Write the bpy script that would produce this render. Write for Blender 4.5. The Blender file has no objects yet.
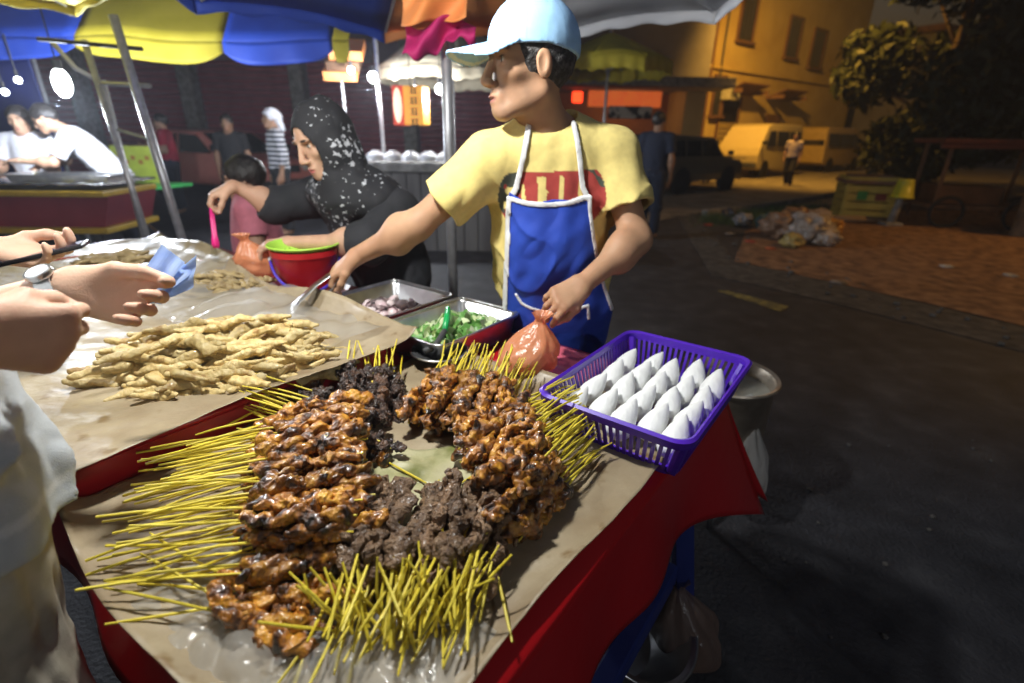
import bpy, bmesh, math, random
import numpy as np
from mathutils import Vector, Matrix, Euler
R_ = math.radians
random.seed(7); rng = np.random.default_rng(7)
SC = bpy.context.scene
COL = SC.collection
# ------------------------------------------------------------------ camera
CH, FPX, PITCH, ROLL = 1.40, 500.0, R_(22.4), R_(1.0)
_f = np.array([0, math.cos(PITCH), -math.sin(PITCH)]); _r = np.array([1.0, 0, 0]); _u = np.array([0, math.sin(PITCH), math.cos(PITCH)])
CR = _r*math.cos(ROLL) + _u*math.sin(ROLL); CU = -_r*math.sin(ROLL) + _u*math.cos(ROLL)
cam_d = bpy.data.cameras.new('camera'); cam = bpy.data.objects.new('camera', cam_d); COL.objects.link(cam)
cam_d.sensor_width = 36; cam_d.lens = 36*FPX/1024; cam_d.clip_end = 400; cam_d.clip_start = 0.02
cam.matrix_world = Matrix(((CR[0], CU[0], -_f[0], 0), (CR[1], CU[1], -_f[1], 0), (CR[2], CU[2], -_f[2], CH), (0, 0, 0, 1)))
cam_d.dof.use_dof = True; cam_d.dof.focus_distance = 0.95; cam_d.dof.aperture_fstop = 2.3
SC.camera = cam
# ------------------------------------------------------------------ night sky, moon, exposure
W = bpy.data.worlds.new('World'); SC.world = W; W.use_nodes = True
wn = W.node_tree.nodes; wl = W.node_tree.links
sky = wn.new('ShaderNodeTexSky'); sky.sky_type = 'NISHITA'; sky.sun_disc = False
sky.sun_elevation = R_(-1.2); sky.sun_rotation = R_(200)
wl.new(sky.outputs[0], wn['Background'].inputs[0]); wn['Background'].inputs[1].default_value = 0.12
sd = bpy.data.lights.new('moon', 'SUN'); sd.energy = 0.004; sd.angle = R_(0.5); sd.color = (0.8, 0.88, 1.0)
so = bpy.data.objects.new('moon', sd); COL.objects.link(so); so.rotation_euler = (R_(40), 0, R_(160))
SC.view_settings.view_transform = 'Standard'; SC.view_settings.look = 'None'
SC.view_settings.exposure = 0.0; SC.view_settings.gamma = 1.0
SC.cycles.use_denoising = True; SC.cycles.max_bounces = 6; SC.cycles.caustics_reflective = False; SC.cycles.caustics_refractive = False
SC.cycles.sample_clamp_indirect = 4.0

def spot_light(name, loc, aim, energy, color, size, radius=.15, blend=.5):
    d = bpy.data.lights.new(name, 'SPOT'); d.energy = energy; d.color = color; d.spot_size = R_(size); d.spot_blend = blend; d.shadow_soft_size = radius
    o = bpy.data.objects.new(name, d); COL.objects.link(o); o.location = loc; o.rotation_euler = (Vector(aim)-Vector(loc)).to_track_quat('-Z', 'Y').to_euler(); return o
def point_light(name, loc, energy, color, radius):
    d = bpy.data.lights.new(name, 'POINT'); d.energy = energy; d.color = color; d.shadow_soft_size = radius
    o = bpy.data.objects.new(name, d); COL.objects.link(o); o.location = loc; return o
STALL_LAMP = (-0.46, 0.98, 2.16)
point_light('stall_or_fill_light', (STALL_LAMP[0], STALL_LAMP[1], STALL_LAMP[2]-.16), 84, (0.98, 0.985, 0.95), 0.045)
STREET_LAMP = (8.3, 17.2, 7.2)
VERGE_LAMP = (11.0, 5.6, 6.6)
spot_light('verge_lamp_light', VERGE_LAMP, (5.2, 6.2, 0), 1000, (1.0, .50, .10), 56)
FILL_LAMP2 = (-1.62, 1.16, 1.86)
point_light('stall_or_fill_light', (FILL_LAMP2[0], FILL_LAMP2[1], FILL_LAMP2[2]-.16), 31, (0.96, 0.98, 1.0), 0.045)  # second bulb, added out of view to light the faces from the left
FILL_LAMP = (1.9, -2.3, 2.7)
point_light('fill_lamp_light', (FILL_LAMP[0], FILL_LAMP[1], FILL_LAMP[2]-.16), 62, (0.86, 0.92, 1.0), 0.06)  # unseen fill lamp, added behind the camera to brighten drape and customers
point_light('street_lamp_light', (STREET_LAMP[0]-.9, STREET_LAMP[1], STREET_LAMP[2]-.2), 90, (1.0, 0.50, 0.07), 0.2)
fl = bpy.data.lights.new('street_lamp_flood', 'SPOT'); fl.energy = 3600; fl.color = (1.0, 0.50, 0.07); fl.spot_size = R_(124); fl.spot_blend = .8; fl.shadow_soft_size = .2
flo = bpy.data.objects.new('street_lamp_flood', fl); COL.objects.link(flo); flo.location = (STREET_LAMP[0]-.9, STREET_LAMP[1], STREET_LAMP[2]-.2); flo.rotation_euler = Vector((.52, .50, -.66)).to_track_quat('-Z', 'Y').to_euler()

# ------------------------------------------------------------------ pixel helpers (where the photo's things stand)
def ray(x, y): return _f + CR*(x-512)/FPX - CU*(y-341.5)/FPX
O_ = np.array([0, 0, CH])
def at(x, y, z=0.0):
    d = ray(x, y); return Vector(O_ + d*((z-CH)/d[2]))
def pd(x, y, Y):
    d = ray(x, y); return Vector(O_ + d*(Y/d[1]))
def dep(x, y, D): return Vector(O_ + ray(x, y)*D)
U2 = Vector((.806, -.592, 0)); V2 = Vector((.592, .806, 0)); ZZ = Vector((0, 0, 1))
def tb(s, t, z=0.0): return U2*s + V2*t + ZZ*z
TROT = math.atan2(-.592, .806)

# ------------------------------------------------------------------ materials
def new_mat(name):
    m = bpy.data.materials.new(name); m.use_nodes = True
    return m, m.node_tree.nodes, m.node_tree.links, m.node_tree.nodes['Principled BSDF']
def setin(b, **kw):
    names = {'rough': 'Roughness', 'metal': 'Metallic', 'coat': 'Coat Weight', 'coatr': 'Coat Roughness', 'trans': 'Transmission Weight', 'alpha': 'Alpha', 'sss': 'Subsurface Weight', 'spec': 'Specular IOR Level', 'ior': 'IOR', 'sheen': 'Sheen Weight'}
    for k, v in kw.items(): b.inputs[names[k]].default_value = v
def mat(name, c1, c2=None, scale=8.0, detail=4.0, bump=0.0, bscale=None, attr=False, rnd=0.0, emit=None, estr=0.0, lo=.35, hi=.65, coord='Object', stretch=None, **kw):
    m, n, l, b = new_mat(name)
    setin(b, **{'rough': .6, **kw})
    tc = n.new('ShaderNodeTexCoord'); out = tc.outputs[coord]
    if stretch:
        mp = n.new('ShaderNodeMapping'); mp.inputs['Scale'].default_value = stretch; l.new(out, mp.inputs[0]); out = mp.outputs[0]
    nz = n.new('ShaderNodeTexNoise'); nz.inputs['Scale'].default_value = scale; nz.inputs['Detail'].default_value = detail
    l.new(out, nz.inputs['Vector'])
    if c2 is None: c2 = tuple(min(1, v*0.8) for v in c1)
    if attr:
        at_ = n.new('ShaderNodeAttribute'); at_.attribute_name = 'Col'
        mx = n.new('ShaderNodeMixRGB'); mx.blend_type = 'MULTIPLY'; mx.inputs[0].default_value = 1
        rp = n.new('ShaderNodeValToRGB'); rp.color_ramp.elements[0].position = lo; rp.color_ramp.elements[1].position = hi
        rp.color_ramp.elements[0].color = (.90, .90, .90, 1); rp.color_ramp.elements[1].color = (1, 1, 1, 1)
        l.new(nz.outputs[0], rp.inputs[0]); l.new(at_.outputs[0], mx.inputs[1]); l.new(rp.outputs[0], mx.inputs[2]); col = mx.outputs[0]
    else:
        rp = n.new('ShaderNodeValToRGB'); rp.color_ramp.elements[0].position = lo; rp.color_ramp.elements[1].position = hi
        rp.color_ramp.elements[0].color = (*c1, 1); rp.color_ramp.elements[1].color = (*c2, 1)
        l.new(nz.outputs[0], rp.inputs[0]); col = rp.outputs[0]
    if rnd:
        oi = n.new('ShaderNodeObjectInfo'); hs = n.new('ShaderNodeHueSaturation')
        mr = n.new('ShaderNodeMapRange'); mr.inputs[3].default_value = 1-rnd; mr.inputs[4].default_value = 1+rnd
        l.new(oi.outputs['Random'], mr.inputs[0]); l.new(mr.outputs[0], hs.inputs['Value']); l.new(col, hs.inputs['Color']); col = hs.outputs[0]
        ad = n.new('ShaderNodeVectorMath'); ad.operation = 'ADD'
        sc2 = n.new('ShaderNodeMath'); sc2.operation = 'MULTIPLY'; sc2.inputs[1].default_value = 13.0
        l.new(oi.outputs['Random'], sc2.inputs[0]); l.new(out, ad.inputs[0]); l.new(sc2.outputs[0], ad.inputs[1]); l.new(ad.outputs[0], nz.inputs['Vector'])
    l.new(col, b.inputs['Base Color'])
    if bump:
        nb = n.new('ShaderNodeTexNoise'); nb.inputs['Scale'].default_value = bscale or scale*4; nb.inputs['Detail'].default_value = 6
        bp = n.new('ShaderNodeBump'); bp.inputs['Strength'].default_value = bump; bp.inputs['Distance'].default_value = .01
        l.new(out, nb.inputs['Vector']); l.new(nb.outputs[0], bp.inputs['Height']); l.new(bp.outputs[0], b.inputs['Normal'])
    if emit:
        b.inputs['Emission Color'].default_value = (*emit, 1); b.inputs['Emission Strength'].default_value = estr
    return m

def ramp_mat(name, stops, scale, detail=5.0, rough=.4, bump=.3, bscale=120, coord='Object', rnd=0.0, dist=.01, **kw):
    m = mat(name, stops[0][1], stops[-1][1], scale=scale, detail=detail, bump=bump, bscale=bscale, coord=coord, rnd=rnd, rough=rough, **kw)
    rp = [x for x in m.node_tree.nodes if x.type == 'VALTORGB'][0].color_ramp
    rp.elements[0].position, rp.elements[0].color = stops[0][0], (*stops[0][1], 1)
    rp.elements[1].position, rp.elements[1].color = stops[-1][0], (*stops[-1][1], 1)
    for p, c in stops[1:-1]:
        e = rp.elements.new(p); e.color = (*c, 1)
    return m

# ------------------------------------------------------------------ objects, names, labels
def link(name, me, m=None, parent=None, smooth=False, loc=None):
    o = bpy.data.objects.new(name, me); COL.objects.link(o)
    if m is not None:
        for mm in (m if isinstance(m, (list, tuple)) else [m]): me.materials.append(mm)
    if smooth:
        me.polygons.foreach_set('use_smooth', [True]*len(me.polygons))
    if parent is not None: o.parent = parent
    if loc is not None: o.location = loc
    return o
def tag(o, label=None, cat=None, group=None, kind=None):
    if label: o['label'] = label
    if cat: o['category'] = cat
    if group: o['group'] = group
    if kind: o['kind'] = kind
    return o
def empty(name, loc, rz=0.0, label=None, cat=None, group=None):
    o = bpy.data.objects.new(name, None); COL.objects.link(o); o.location = loc; o.rotation_euler = (0, 0, rz); o.empty_display_size = .05
    return tag(o, label, cat, group)
def copy_tree(o, parent=None):
    c = o.copy(); COL.objects.link(c)
    if parent is not None: c.parent = parent
    for ch in list(o.children): copy_tree(ch, c)
    return c

class MB:
    """collects shapes into one mesh"""
    def __init__(s): s.v = []; s.f = []; s.mi = []; s.cur = 0
    def add(s, vs, fs):
        b = len(s.v); s.v += [tuple(v) for v in vs]; s.f += [tuple(i+b for i in f) for f in fs]; s.mi += [s.cur]*len(fs); return s
    def mat(s, i): s.cur = i; return s
    def box(s, c, d, rz=0.0, rot=None, bev=0.0):
        hx, hy, hz = d[0]/2, d[1]/2, d[2]/2; b = min(bev, hx*.9, hy*.9, hz*.9)
        M = (rot.to_matrix() if rot is not None and hasattr(rot, 'to_matrix') else rot) if rot is not None else Matrix.Rotation(rz, 3, 'Z')
        c = Vector(c)
        if b <= 0:
            vs = [M @ Vector((x*hx, y*hy, z*hz)) + c for x in (-1, 1) for y in (-1, 1) for z in (-1, 1)]
            return s.add(vs, [(0, 1, 3, 2), (4, 6, 7, 5), (0, 4, 5, 1), (2, 3, 7, 6), (0, 2, 6, 4), (1, 5, 7, 3)])
        bm = bmesh.new(); bmesh.ops.create_cube(bm, size=1)
        for v in bm.verts: v.co = Vector((v.co.x*d[0], v.co.y*d[1], v.co.z*d[2]))
        bmesh.ops.bevel(bm, geom=bm.edges[:], offset=b, segments=2, affect='EDGES', profile=.6)
        return s.bm(bm, M, c)
    def bm(s, bm, M=None, c=Vector((0, 0, 0))):
        bm.verts.index_update()
        vs = [((M @ v.co) if M is not None else v.co) + c for v in bm.verts]
        fs = [[v.index for v in f.verts] for f in bm.faces]; bm.free(); return s.add(vs, fs)
    def tube(s, pts, r, n=10, closed=False, cap=True):
        pts = [Vector(p) for p in pts]; m = len(pts); rs = r if isinstance(r, (list, tuple)) else [r]*m
        vs = []; prev = None
        for i, p in enumerate(pts):
            if closed: t = pts[(i+1) % m] - pts[i-1]
            else: t = pts[min(i+1, m-1)] - pts[max(i-1, 0)]
            t.normalize()
            if prev is None:
                a = Vector((0, 0, 1)) if abs(t.z) < .9 else Vector((1, 0, 0))
            else: a = prev
            x = (a - t*a.dot(t)).normalized(); y = t.cross(x); prev = x
            vs += [p + (x*math.cos(2*math.pi*k/n) + y*math.sin(2*math.pi*k/n))*rs[i] for k in range(n)]
        fs = []
        for i in range(m if closed else m-1):
            j = (i+1) % m
            fs += [(i*n+k, i*n+(k+1) % n, j*n+(k+1) % n, j*n+k) for k in range(n)]
        if cap and not closed: fs += [tuple(reversed(range(n))), tuple((m-1)*n+k for k in range(n))]
        return s.add(vs, fs)
    def lathe(s, prof, c=(0, 0, 0), n=32, M=None):
        c = Vector(c); vs = []
        for r, z in prof:
            for k in range(n):
                p = Vector((r*math.cos(2*math.pi*k/n), r*math.sin(2*math.pi*k/n), z))
                vs.append(((M @ p) if M is not None else p) + c)
        fs = [(i*n+k, i*n+(k+1) % n, (i+1)*n+(k+1) % n, (i+1)*n+k) for i in range(len(prof)-1) for k in range(n)]
        return s.add(vs, fs)
    def prism(s, poly, depth, M):
        """poly (x, z) outline extruded along local y from -depth/2 to depth/2"""
        n = len(poly)
        vs = [M @ Vector((x, -depth/2, z)) for x, z in poly] + [M @ Vector((x, depth/2, z)) for x, z in poly]
        fs = [tuple(range(n)), tuple(reversed(range(n, 2*n)))] + [(i, i+n, (i+1) % n+n, (i+1) % n) for i in range(n)]
        return s.add(vs, fs)
    def sphere(s, c, r, sub=2, M=None):
        bm = bmesh.new(); bmesh.ops.create_icosphere(bm, subdivisions=sub, radius=1)
        rr = r if isinstance(r, (tuple, list)) else (r, r, r)
        for v in bm.verts: v.co = Vector((v.co.x*rr[0], v.co.y*rr[1], v.co.z*rr[2]))
        return s.bm(bm, M, Vector(c))
    def grid(s, fn, nu, nv):
        vs = [fn(i/(nu-1), j/(nv-1)) for i in range(nu) for j in range(nv)]
        return s.add(vs, [(i*nv+j, (i+1)*nv+j, (i+1)*nv+j+1, i*nv+j+1) for i in range(nu-1) for j in range(nv-1)])
    def mesh(s, name):
        me = bpy.data.meshes.new(name); me.from_pydata(s.v, [], s.f)
        if any(s.mi): me.polygons.foreach_set('material_index', s.mi)
        me.update(); return me
    def build(s, name, m=None, parent=None, smooth=False, loc=None, fix=True, solid=0.0, auto=None):
        me = s.mesh(name)
        if fix:
            bm = bmesh.new(); bm.from_mesh(me); bmesh.ops.recalc_face_normals(bm, faces=bm.faces[:]); bm.to_mesh(me); bm.free()
        o = link(name, me, m, parent, smooth or auto is not None, loc)
        if auto is not None: me.set_sharp_from_angle(angle=R_(auto))
        if solid:
            md = o.modifiers.new('solid', 'SOLIDIFY'); md.thickness = solid; md.offset = 0
        return o

def sines(n, fmin, fmax, seed):
    g = np.random.default_rng(seed); d = g.normal(size=(n, 3)); d /= np.linalg.norm(d, axis=1)[:, None]
    fr = np.exp(g.uniform(math.log(fmin), math.log(fmax), n)); ph = g.uniform(0, 6.28, n)
    def f(P):
        P = np.asarray(P, float); r = np.zeros(P.shape[:-1])
        for i in range(n): r += np.sin(P @ (d[i]*fr[i]*6.28) + ph[i])*(fmin/fr[i])**.6
        return r/math.sqrt(n)
    return f

# ------------------------------------------------------------------ smooth implicit bodies, meshed by surface nets
class SDF:
    def __init__(s): s.ops = []
    def cone(s, a, b, r1, r2, k=.02, flat=False, sub=False):
        a = np.array(a, float); b = np.array(b, float); ba = b-a; L2 = max(float(ba @ ba), 1e-9); L = math.sqrt(L2)
        def fn(P):
            pa = P-a; h = pa @ ba / L2; hc = np.clip(h, 0, 1)
            q = pa - hc[:, None]*ba; d = np.sqrt((q*q).sum(1)) - (r1+hc*(r2-r1))
            if flat: d = np.maximum(d, (h-1)*L)
            return d
        R = max(r1, r2); s.ops.append((fn, np.minimum(a, b)-R, np.maximum(a, b)+R, k, sub)); return s
    def chain(s, pts, rs, k=.02, k0=None):
        for i in range(len(pts)-1): s.cone(pts[i], pts[i+1], rs[i], rs[i+1], k0 if (k0 is not None and i == 0) else k)
        return s
    def ell(s, c, r, M=None, k=.02, sub=False):
        c = np.array(c, float); r = np.array(r, float); A = np.array(M, float) if M is not None else np.eye(3)   # rows = axes
        def fn(P):
            q = (P-c) @ A.T; k0 = np.sqrt(((q/r)**2).sum(1)); k1 = np.sqrt(((q/(r*r))**2).sum(1))
            return k0*(k0-1)/np.maximum(k1, 1e-9)
        R = r.max(); s.ops.append((fn, c-R, c+R, k, sub)); return s
    def bounds(s):
        return np.min([o[1] for o in s.ops if not o[4]], 0), np.max([o[2] for o in s.ops if not o[4]], 0)
    def __call__(s, P, marg=.06):
        d = np.full(len(P), 1e3)
        for fn, lo, hi, k, sub in s.ops:
            m = ((P > lo-marg-k) & (P < hi+marg+k)).all(1)
            if not m.any(): continue
            i = np.nonzero(m)[0]; e = fn(P[i]); c = d[i]
            if sub:
                h = np.maximum(k-np.abs(c+e), 0)/max(k, 1e-9); d[i] = np.maximum(c, -e) + h*h*k*.25
            else:
                h = np.maximum(k-np.abs(c-e), 0)/max(k, 1e-9); d[i] = np.minimum(c, e) - h*h*k*.25
        return d

def surface_nets(f, lo, hi, vox, B=8):
    lo = np.array(lo)-2*vox; hi = np.array(hi)+2*vox
    nb = np.ceil((hi-lo)/(vox*B)).astype(int)+1
    bi = np.stack(np.meshgrid(*[np.arange(k) for k in nb], indexing='ij'), -1).reshape(-1, 3)
    cd = f(lo + (bi+.5)*B*vox)
    act = np.abs(cd) < B*vox*1.35
    G = np.where(cd < 0, -1.0, 1.0).astype(np.float32).reshape(nb)
    G = np.repeat(np.repeat(np.repeat(G, B, 0), B, 1), B, 2)
    off = np.stack(np.meshgrid(*[np.arange(B)]*3, indexing='ij'), -1).reshape(-1, 3)
    ab = bi[act]
    for c0 in range(0, len(ab), 1500):
        b = ab[c0:c0+1500]; idx = (b[:, None, :]*B + off[None]).reshape(-1, 3)
        G[idx[:, 0], idx[:, 1], idx[:, 2]] = np.clip(f(lo + idx*vox), -10*vox, 10*vox)
    ins = (G < 0); X, Y, Z = G.shape
    cnt = np.zeros((X-1, Y-1, Z-1), np.uint8)
    for dx in (0, 1):
        for dy in (0, 1):
            for dz in (0, 1): cnt += ins[dx:X-1+dx, dy:Y-1+dy, dz:Z-1+dz]
    cell = np.argwhere((cnt > 0) & (cnt < 8)); del cnt
    cor = [(0, 0, 0), (1, 0, 0), (0, 1, 0), (1, 1, 0), (0, 0, 1), (1, 0, 1), (0, 1, 1), (1, 1, 1)]
    val = np.stack([G[cell[:, 0]+c[0], cell[:, 1]+c[1], cell[:, 2]+c[2]] for c in cor], 1).astype(float)
    acc = np.zeros((len(cell), 3)); num = np.zeros(len(cell))
    for a in range(8):
        for b in range(a+1, 8):
            ca, cb = np.array(cor[a]), np.array(cor[b])
            if np.abs(ca-cb).sum() != 1: continue
            va, vb = val[:, a], val[:, b]; m = (va < 0) != (vb < 0)
            t = np.where(m, va/np.where(np.abs(va-vb) < 1e-12, 1, va-vb), 0)
            acc += np.where(m[:, None], ca + t[:, None]*(cb-ca), 0); num += m
    verts = lo + (cell + acc/num[:, None])*vox
    ix = np.full((X-1, Y-1, Z-1), -1, np.int32); ix[cell[:, 0], cell[:, 1], cell[:, 2]] = np.arange(len(cell))
    faces = []
    for ax in range(3):
        s1 = [slice(None)]*3; s2 = [slice(None)]*3; s1[ax] = slice(0, -1); s2[ax] = slice(1, None)
        e = np.argwhere(ins[tuple(s1)] != ins[tuple(s2)])
        o1, o2 = [(1, 2), (2, 0), (0, 1)][ax]
        e = e[(e[:, o1] > 0) & (e[:, o2] > 0) & (e[:, o1] < G.shape[o1]-1) & (e[:, o2] < G.shape[o2]-1)]
        if not len(e): continue
        pin = ins[e[:, 0], e[:, 1], e[:, 2]]
        def g(a, b):
            q = e.copy(); q[:, o1] -= a; q[:, o2] -= b; return ix[q[:, 0], q[:, 1], q[:, 2]]
        q = np.stack([g(1, 1), g(0, 1), g(0, 0), g(1, 0)], 1); q[~pin] = q[~pin][:, ::-1]
        faces.append(q[(q >= 0).all(1)])
    return verts, np.concatenate(faces) if faces else np.zeros((0, 4), int)

def np_mesh(name, verts, faces, base=None, colors=None):
    v = verts - np.array(base) if base is not None else verts
    me = bpy.data.meshes.new(name); nf = len(faces)
    me.vertices.add(len(v)); me.vertices.foreach_set('co', v.astype(np.float32).ravel())
    me.loops.add(nf*4); me.loops.foreach_set('vertex_index', faces.astype(np.int32).ravel())
    me.polygons.add(nf); me.polygons.foreach_set('loop_start', np.arange(0, nf*4, 4, dtype=np.int32))
    me.polygons.foreach_set('loop_total', np.full(nf, 4, np.int32))
    me.update(calc_edges=True); me.polygons.foreach_set('use_smooth', np.ones(nf, bool))
    if colors is not None:
        a = me.attributes.new('Col', 'FLOAT_COLOR', 'POINT'); a.data.foreach_set('color', np.c_[colors, np.ones(len(colors))].astype(np.float32).ravel())
    return me
def sdf_obj(name, f, lo, hi, vox, m, parent=None, base=None, colfn=None):
    v, q = surface_nets(f, lo, hi, vox)
    o = link(name, np_mesh(name, v, q, base, colfn(v) if colfn else None), m, parent)
    return o
# ------------------------------------------------------------------ people
def nrm(v): v = np.array(v, float); return v/np.linalg.norm(v)
def ortho(a, b):  # part of a perpendicular to unit b
    a = np.array(a, float); return nrm(a - b*(a @ b))
wr4 = sines(7, 2.5, 7, 19)
def crease(P): return np.maximum(0, 1-np.abs(wr4(P))*2.2)**2
wr1 = sines(10, 4, 16, 3); wr2 = sines(14, 9, 40, 5)
M_SKIN = mat('skin', (1, 1, 1), attr=True, scale=45, detail=7, lo=.25, hi=.7, rough=.54, spec=.35, sss=.06, bump=.13, bscale=330)
M_HAIR = mat('hair', (.012, .010, .009), (.03, .025, .022), scale=60, rough=.42, bump=.6, bscale=150, stretch=(1, 1, .25))

NAILS = []; KNUCK = []
def hand(S, W_, d, n, s, curls, thumb, sc=1.0, spread=0.12):
    """palm and five separate fingers: d wrist-to-knuckle, n palm side, s thumb side"""
    W_ = np.array(W_, float); d = nrm(d); n = ortho(n, d); s0 = np.array(s, float); s = nrm(s0 - d*(s0 @ d) - n*(s0 @ n))
    lens = (.072, .081, .075, .058)
    for i, off in enumerate((.0315, .0105, -.0105, -.0300)):
        b = W_ + (d*(.088, .092, .087, .078)[i] + s*off)*sc
        S.cone(W_ + (d*.008 + s*off*.55)*sc, b, .0165*sc, .0120*sc, .018)
        p = b; a = 0; pts = [b - n*.002]; dd = nrm(d + s*off*spread/.03)
        for j, fr in enumerate((.46, .30, .24)):
            a += curls[i][j]; p = p + (dd*math.cos(a) + n*math.sin(a))*lens[i]*fr*sc; pts.append(p)
        r0 = (.0092, .0096, .0091, .0080)[i]*sc
        full = []; rad = []
        for q in range(3):
            full += [pts[q], pts[q]*.5+pts[q+1]*.5]; rad += [r0*(1.08, 1.02, .93)[q], r0*(.93, .88, .84)[q]]
        full.append(pts[3]); rad.append(r0*.70); S.chain(full, rad, .0035)
        dl = nrm(pts[3]-pts[2]); dz = nrm(-n - dl*float(-n @ dl)) if abs(float(n @ dl)) < .98 else d
        NAILS.append((pts[3] + dz*r0*.75 - dl*.001, dl))
        KNUCK.append(b - n*.010*sc); KNUCK.append(pts[1] + dz*r0)
    t = W_ + (d*.022 + s*.020)*sc; pts = [t]
    for v, L in zip(thumb, (.042, .034, .029)):
        v = nrm(d*v[0] + s*v[1] + n*v[2]); pts.append(pts[-1] + v*L*sc)
    S.chain(pts, [.0165*sc, .0118*sc, .0112*sc, .0080*sc], .006, k0=.016)
    dl = nrm(pts[3]-pts[2]); dz = nrm(s-dl*float(s @ dl)); NAILS.append((pts[3]+dz*.007*sc, dl))

class Person:
    def __init__(s, J, skin, vox=.005, hs=1.0, wide=1.0, lip=(.30, .10, .08), brow=True):
        s.J = {k: (np.array(v, float) if not isinstance(v, (dict, list, tuple)) or (len(v) == 3 and not isinstance(v[0], (list, tuple, dict))) else v) for k, v in J.items()}
        J = s.J; s.skin = skin; s.vox = vox; s.hs = hs; s.w = wide; s.lip = lip; s.brow = brow
        s.X = nrm(J['shL']-J['shR']); s.Z = ortho(J['neck']-J['pelvis'], s.X); s.Y = np.cross(s.Z, s.X)   # Y points out of the back
        s.A = np.array([s.X, s.Y, s.Z])
        s.F = nrm(J['F']); s.U = ortho(J.get('U', (0, 0, 1)), s.F); s.L = np.cross(s.U, s.F)
        s.H = np.array([s.F, s.L, s.U]); s.hc = J['head']
        sh = (J['shL']+J['shR'])/2; s.tl = np.linalg.norm(J['neck']-J['pelvis'])
        hx = nrm(J['hipL']-J['hipR']); s.P = np.array([hx, nrm(np.cross((0, 0, 1), hx)), np.cross(hx, nrm(np.cross((0, 0, 1), hx)))])
        s.base = np.array([J['pelvis'][0], J['pelvis'][1], J.get('floor', np.zeros(3))[2] if 'floor' in J else 0.0])
    def hp(s, f, l, u): return s.hc + (s.F*f + s.L*l + s.U*u)*s.hs
    def torso(s, S, g=0.0, belly=0.0, legs=False):
        J, w = s.J, s.w; n, p = J['neck'], J['pelvis']; ax = p-n
        ch = n + ax*.36; be = n + ax*.70 - s.Y*belly*.5
        S.ell(ch, (.165*w+g, .112*w+g, .215+g), s.A, .05)
        S.ell(be, (.148*w+g, .112*w+g+belly, .17+g), s.A, .08)
        S.ell(p, (.168*w+g, .118*w+g, .125+g), s.P, .08)
        for k in ('shL', 'shR'):
            S.cone(n + (J[k]-n)*.30 + ax*.03, J[k], .060*w+g, .056*w+g, .05)
        return S
    def limbs(s, S, arms=True, legs=True, g=0.0):
        J, w = s.J, s.w
        if arms:
            for k in 'LR':
                if 'sh'+k in J and 'el'+k in J:
                    S.chain([J['sh'+k], J['el'+k], J['wr'+k]], [.049*w+g, .040*w+g, .0265*w+g], .03)
                    m = J['el'+k]*.72 + J['wr'+k]*.28; S.ell(m, np.array((.041, .041, .06))*w+g, None, .04)
        if legs:
            for k in 'LR':
                if 'hip'+k in J:
                    S.chain([J['hip'+k], J['kn'+k], J['an'+k]], [.085*w+g, .056*w+g, .038*w+g], .04)
                    a = J['an'+k]; S.cone(a+np.array((0, 0, -.035)), a + s.footdir()*.16 + np.array((0, 0, -.055)), .036, .026, .03)
        return S
    def footdir(s): return nrm(-s.P[1]*np.array((1, 1, 0)))
    def head(s, S):
        h = s.hs; hp, H = s.hp, s.H
        S.cone(s.J['neck']-s.Z*.03, hp(-.018, 0, -.055), .062*s.w, .055*h, .05)
        S.ell(hp(-.012, 0, .035), np.array((.098, .077, .092))*h, H, .02)
        S.ell(hp(.024, 0, -.038), np.array((.060, .053, .056))*h, H, .04)
        S.ell(hp(.072, 0, -.088), np.array((.020, .023, .018))*h, H, .025)
        for l in (-1, 1):
            S.ell(hp(.052, .046*l, -.012), np.array((.022, .020, .016))*h, H, .025)
            S.cone(hp(-.014, .053*l, -.052), hp(.064, .016*l, -.094), .013*h, .014*h, .03)
            S.ell(hp(.090, .033*l, .017), np.array((.016, .017, .010))*h, H, .012, True)
            S.ell(hp(.0655, .032*l, .015), np.array((.0135, .0150, .0120))*h, H, .004)
            S.ell(hp(.078, .032*l, .036), np.array((.013, .025, .007))*h, H, .014)
            S.ell(hp(.099, .0130*l, -.031), np.array((.011, .008, .0075))*h, H, .008)
            S.ell(hp(-.010, .079*l, .002), np.array((.019, .009, .032))*h, H, .006)
            S.ell(hp(-.003, .087*l, .005), np.array((.011, .0065, .022))*h, H, .004, True)
        S.cone(hp(.088, 0, .026), hp(.109, 0, -.026), .0075*h, .0120*h, .010)
        S.ell(hp(.082, 0, -.060), np.array((.013, .026, .020))*h, H, .02)
        S.ell(hp(.092, 0, -.059), np.array((.009, .021, .0055))*h, H, .006)
        S.ell(hp(.089, 0, -.071), np.array((.009, .018, .0060))*h, H, .006)
        S.ell(hp(.100, 0, -.0648), np.array((.010, .023, .0020))*h, H, .004, True)
        return S
    def colors(s, v):
        c = np.tile(np.array(s.skin), (len(v), 1)); q = ((v-s.hc) @ s.H.T)/s.hs
        def blob(f, l, u, r, col, soft=.35):
            d = np.sqrt((((q-np.array((f, l, u)))/np.array(r))**2).sum(1)); a = np.clip((1-d)/soft, 0, 1)[:, None]
            return c*(1-a) + np.array(col)*a
        c = blob(.093, 0, -.065, (.02, .026, .012), s.lip)
        for l in (-1, 1):
            c = blob(.080, .033*l, .012, (.03, .026, .020), np.array(s.skin)*np.array((.80, .72, .68)), .9)
            c = blob(.077, .032*l, .015, (.012, .013, .0055), (.55, .52, .48))
            c = blob(.078, .032*l, .015, (.014, .0062, .0065), (.015, .01, .008), .2)
            c = blob(.088, .033*l, .022, (.02, .018, .003), (.03, .02, .015))
            if s.brow: c = blob(.088, .034*l, .0375, (.025, .022, .0055), (.025, .018, .014))
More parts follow.
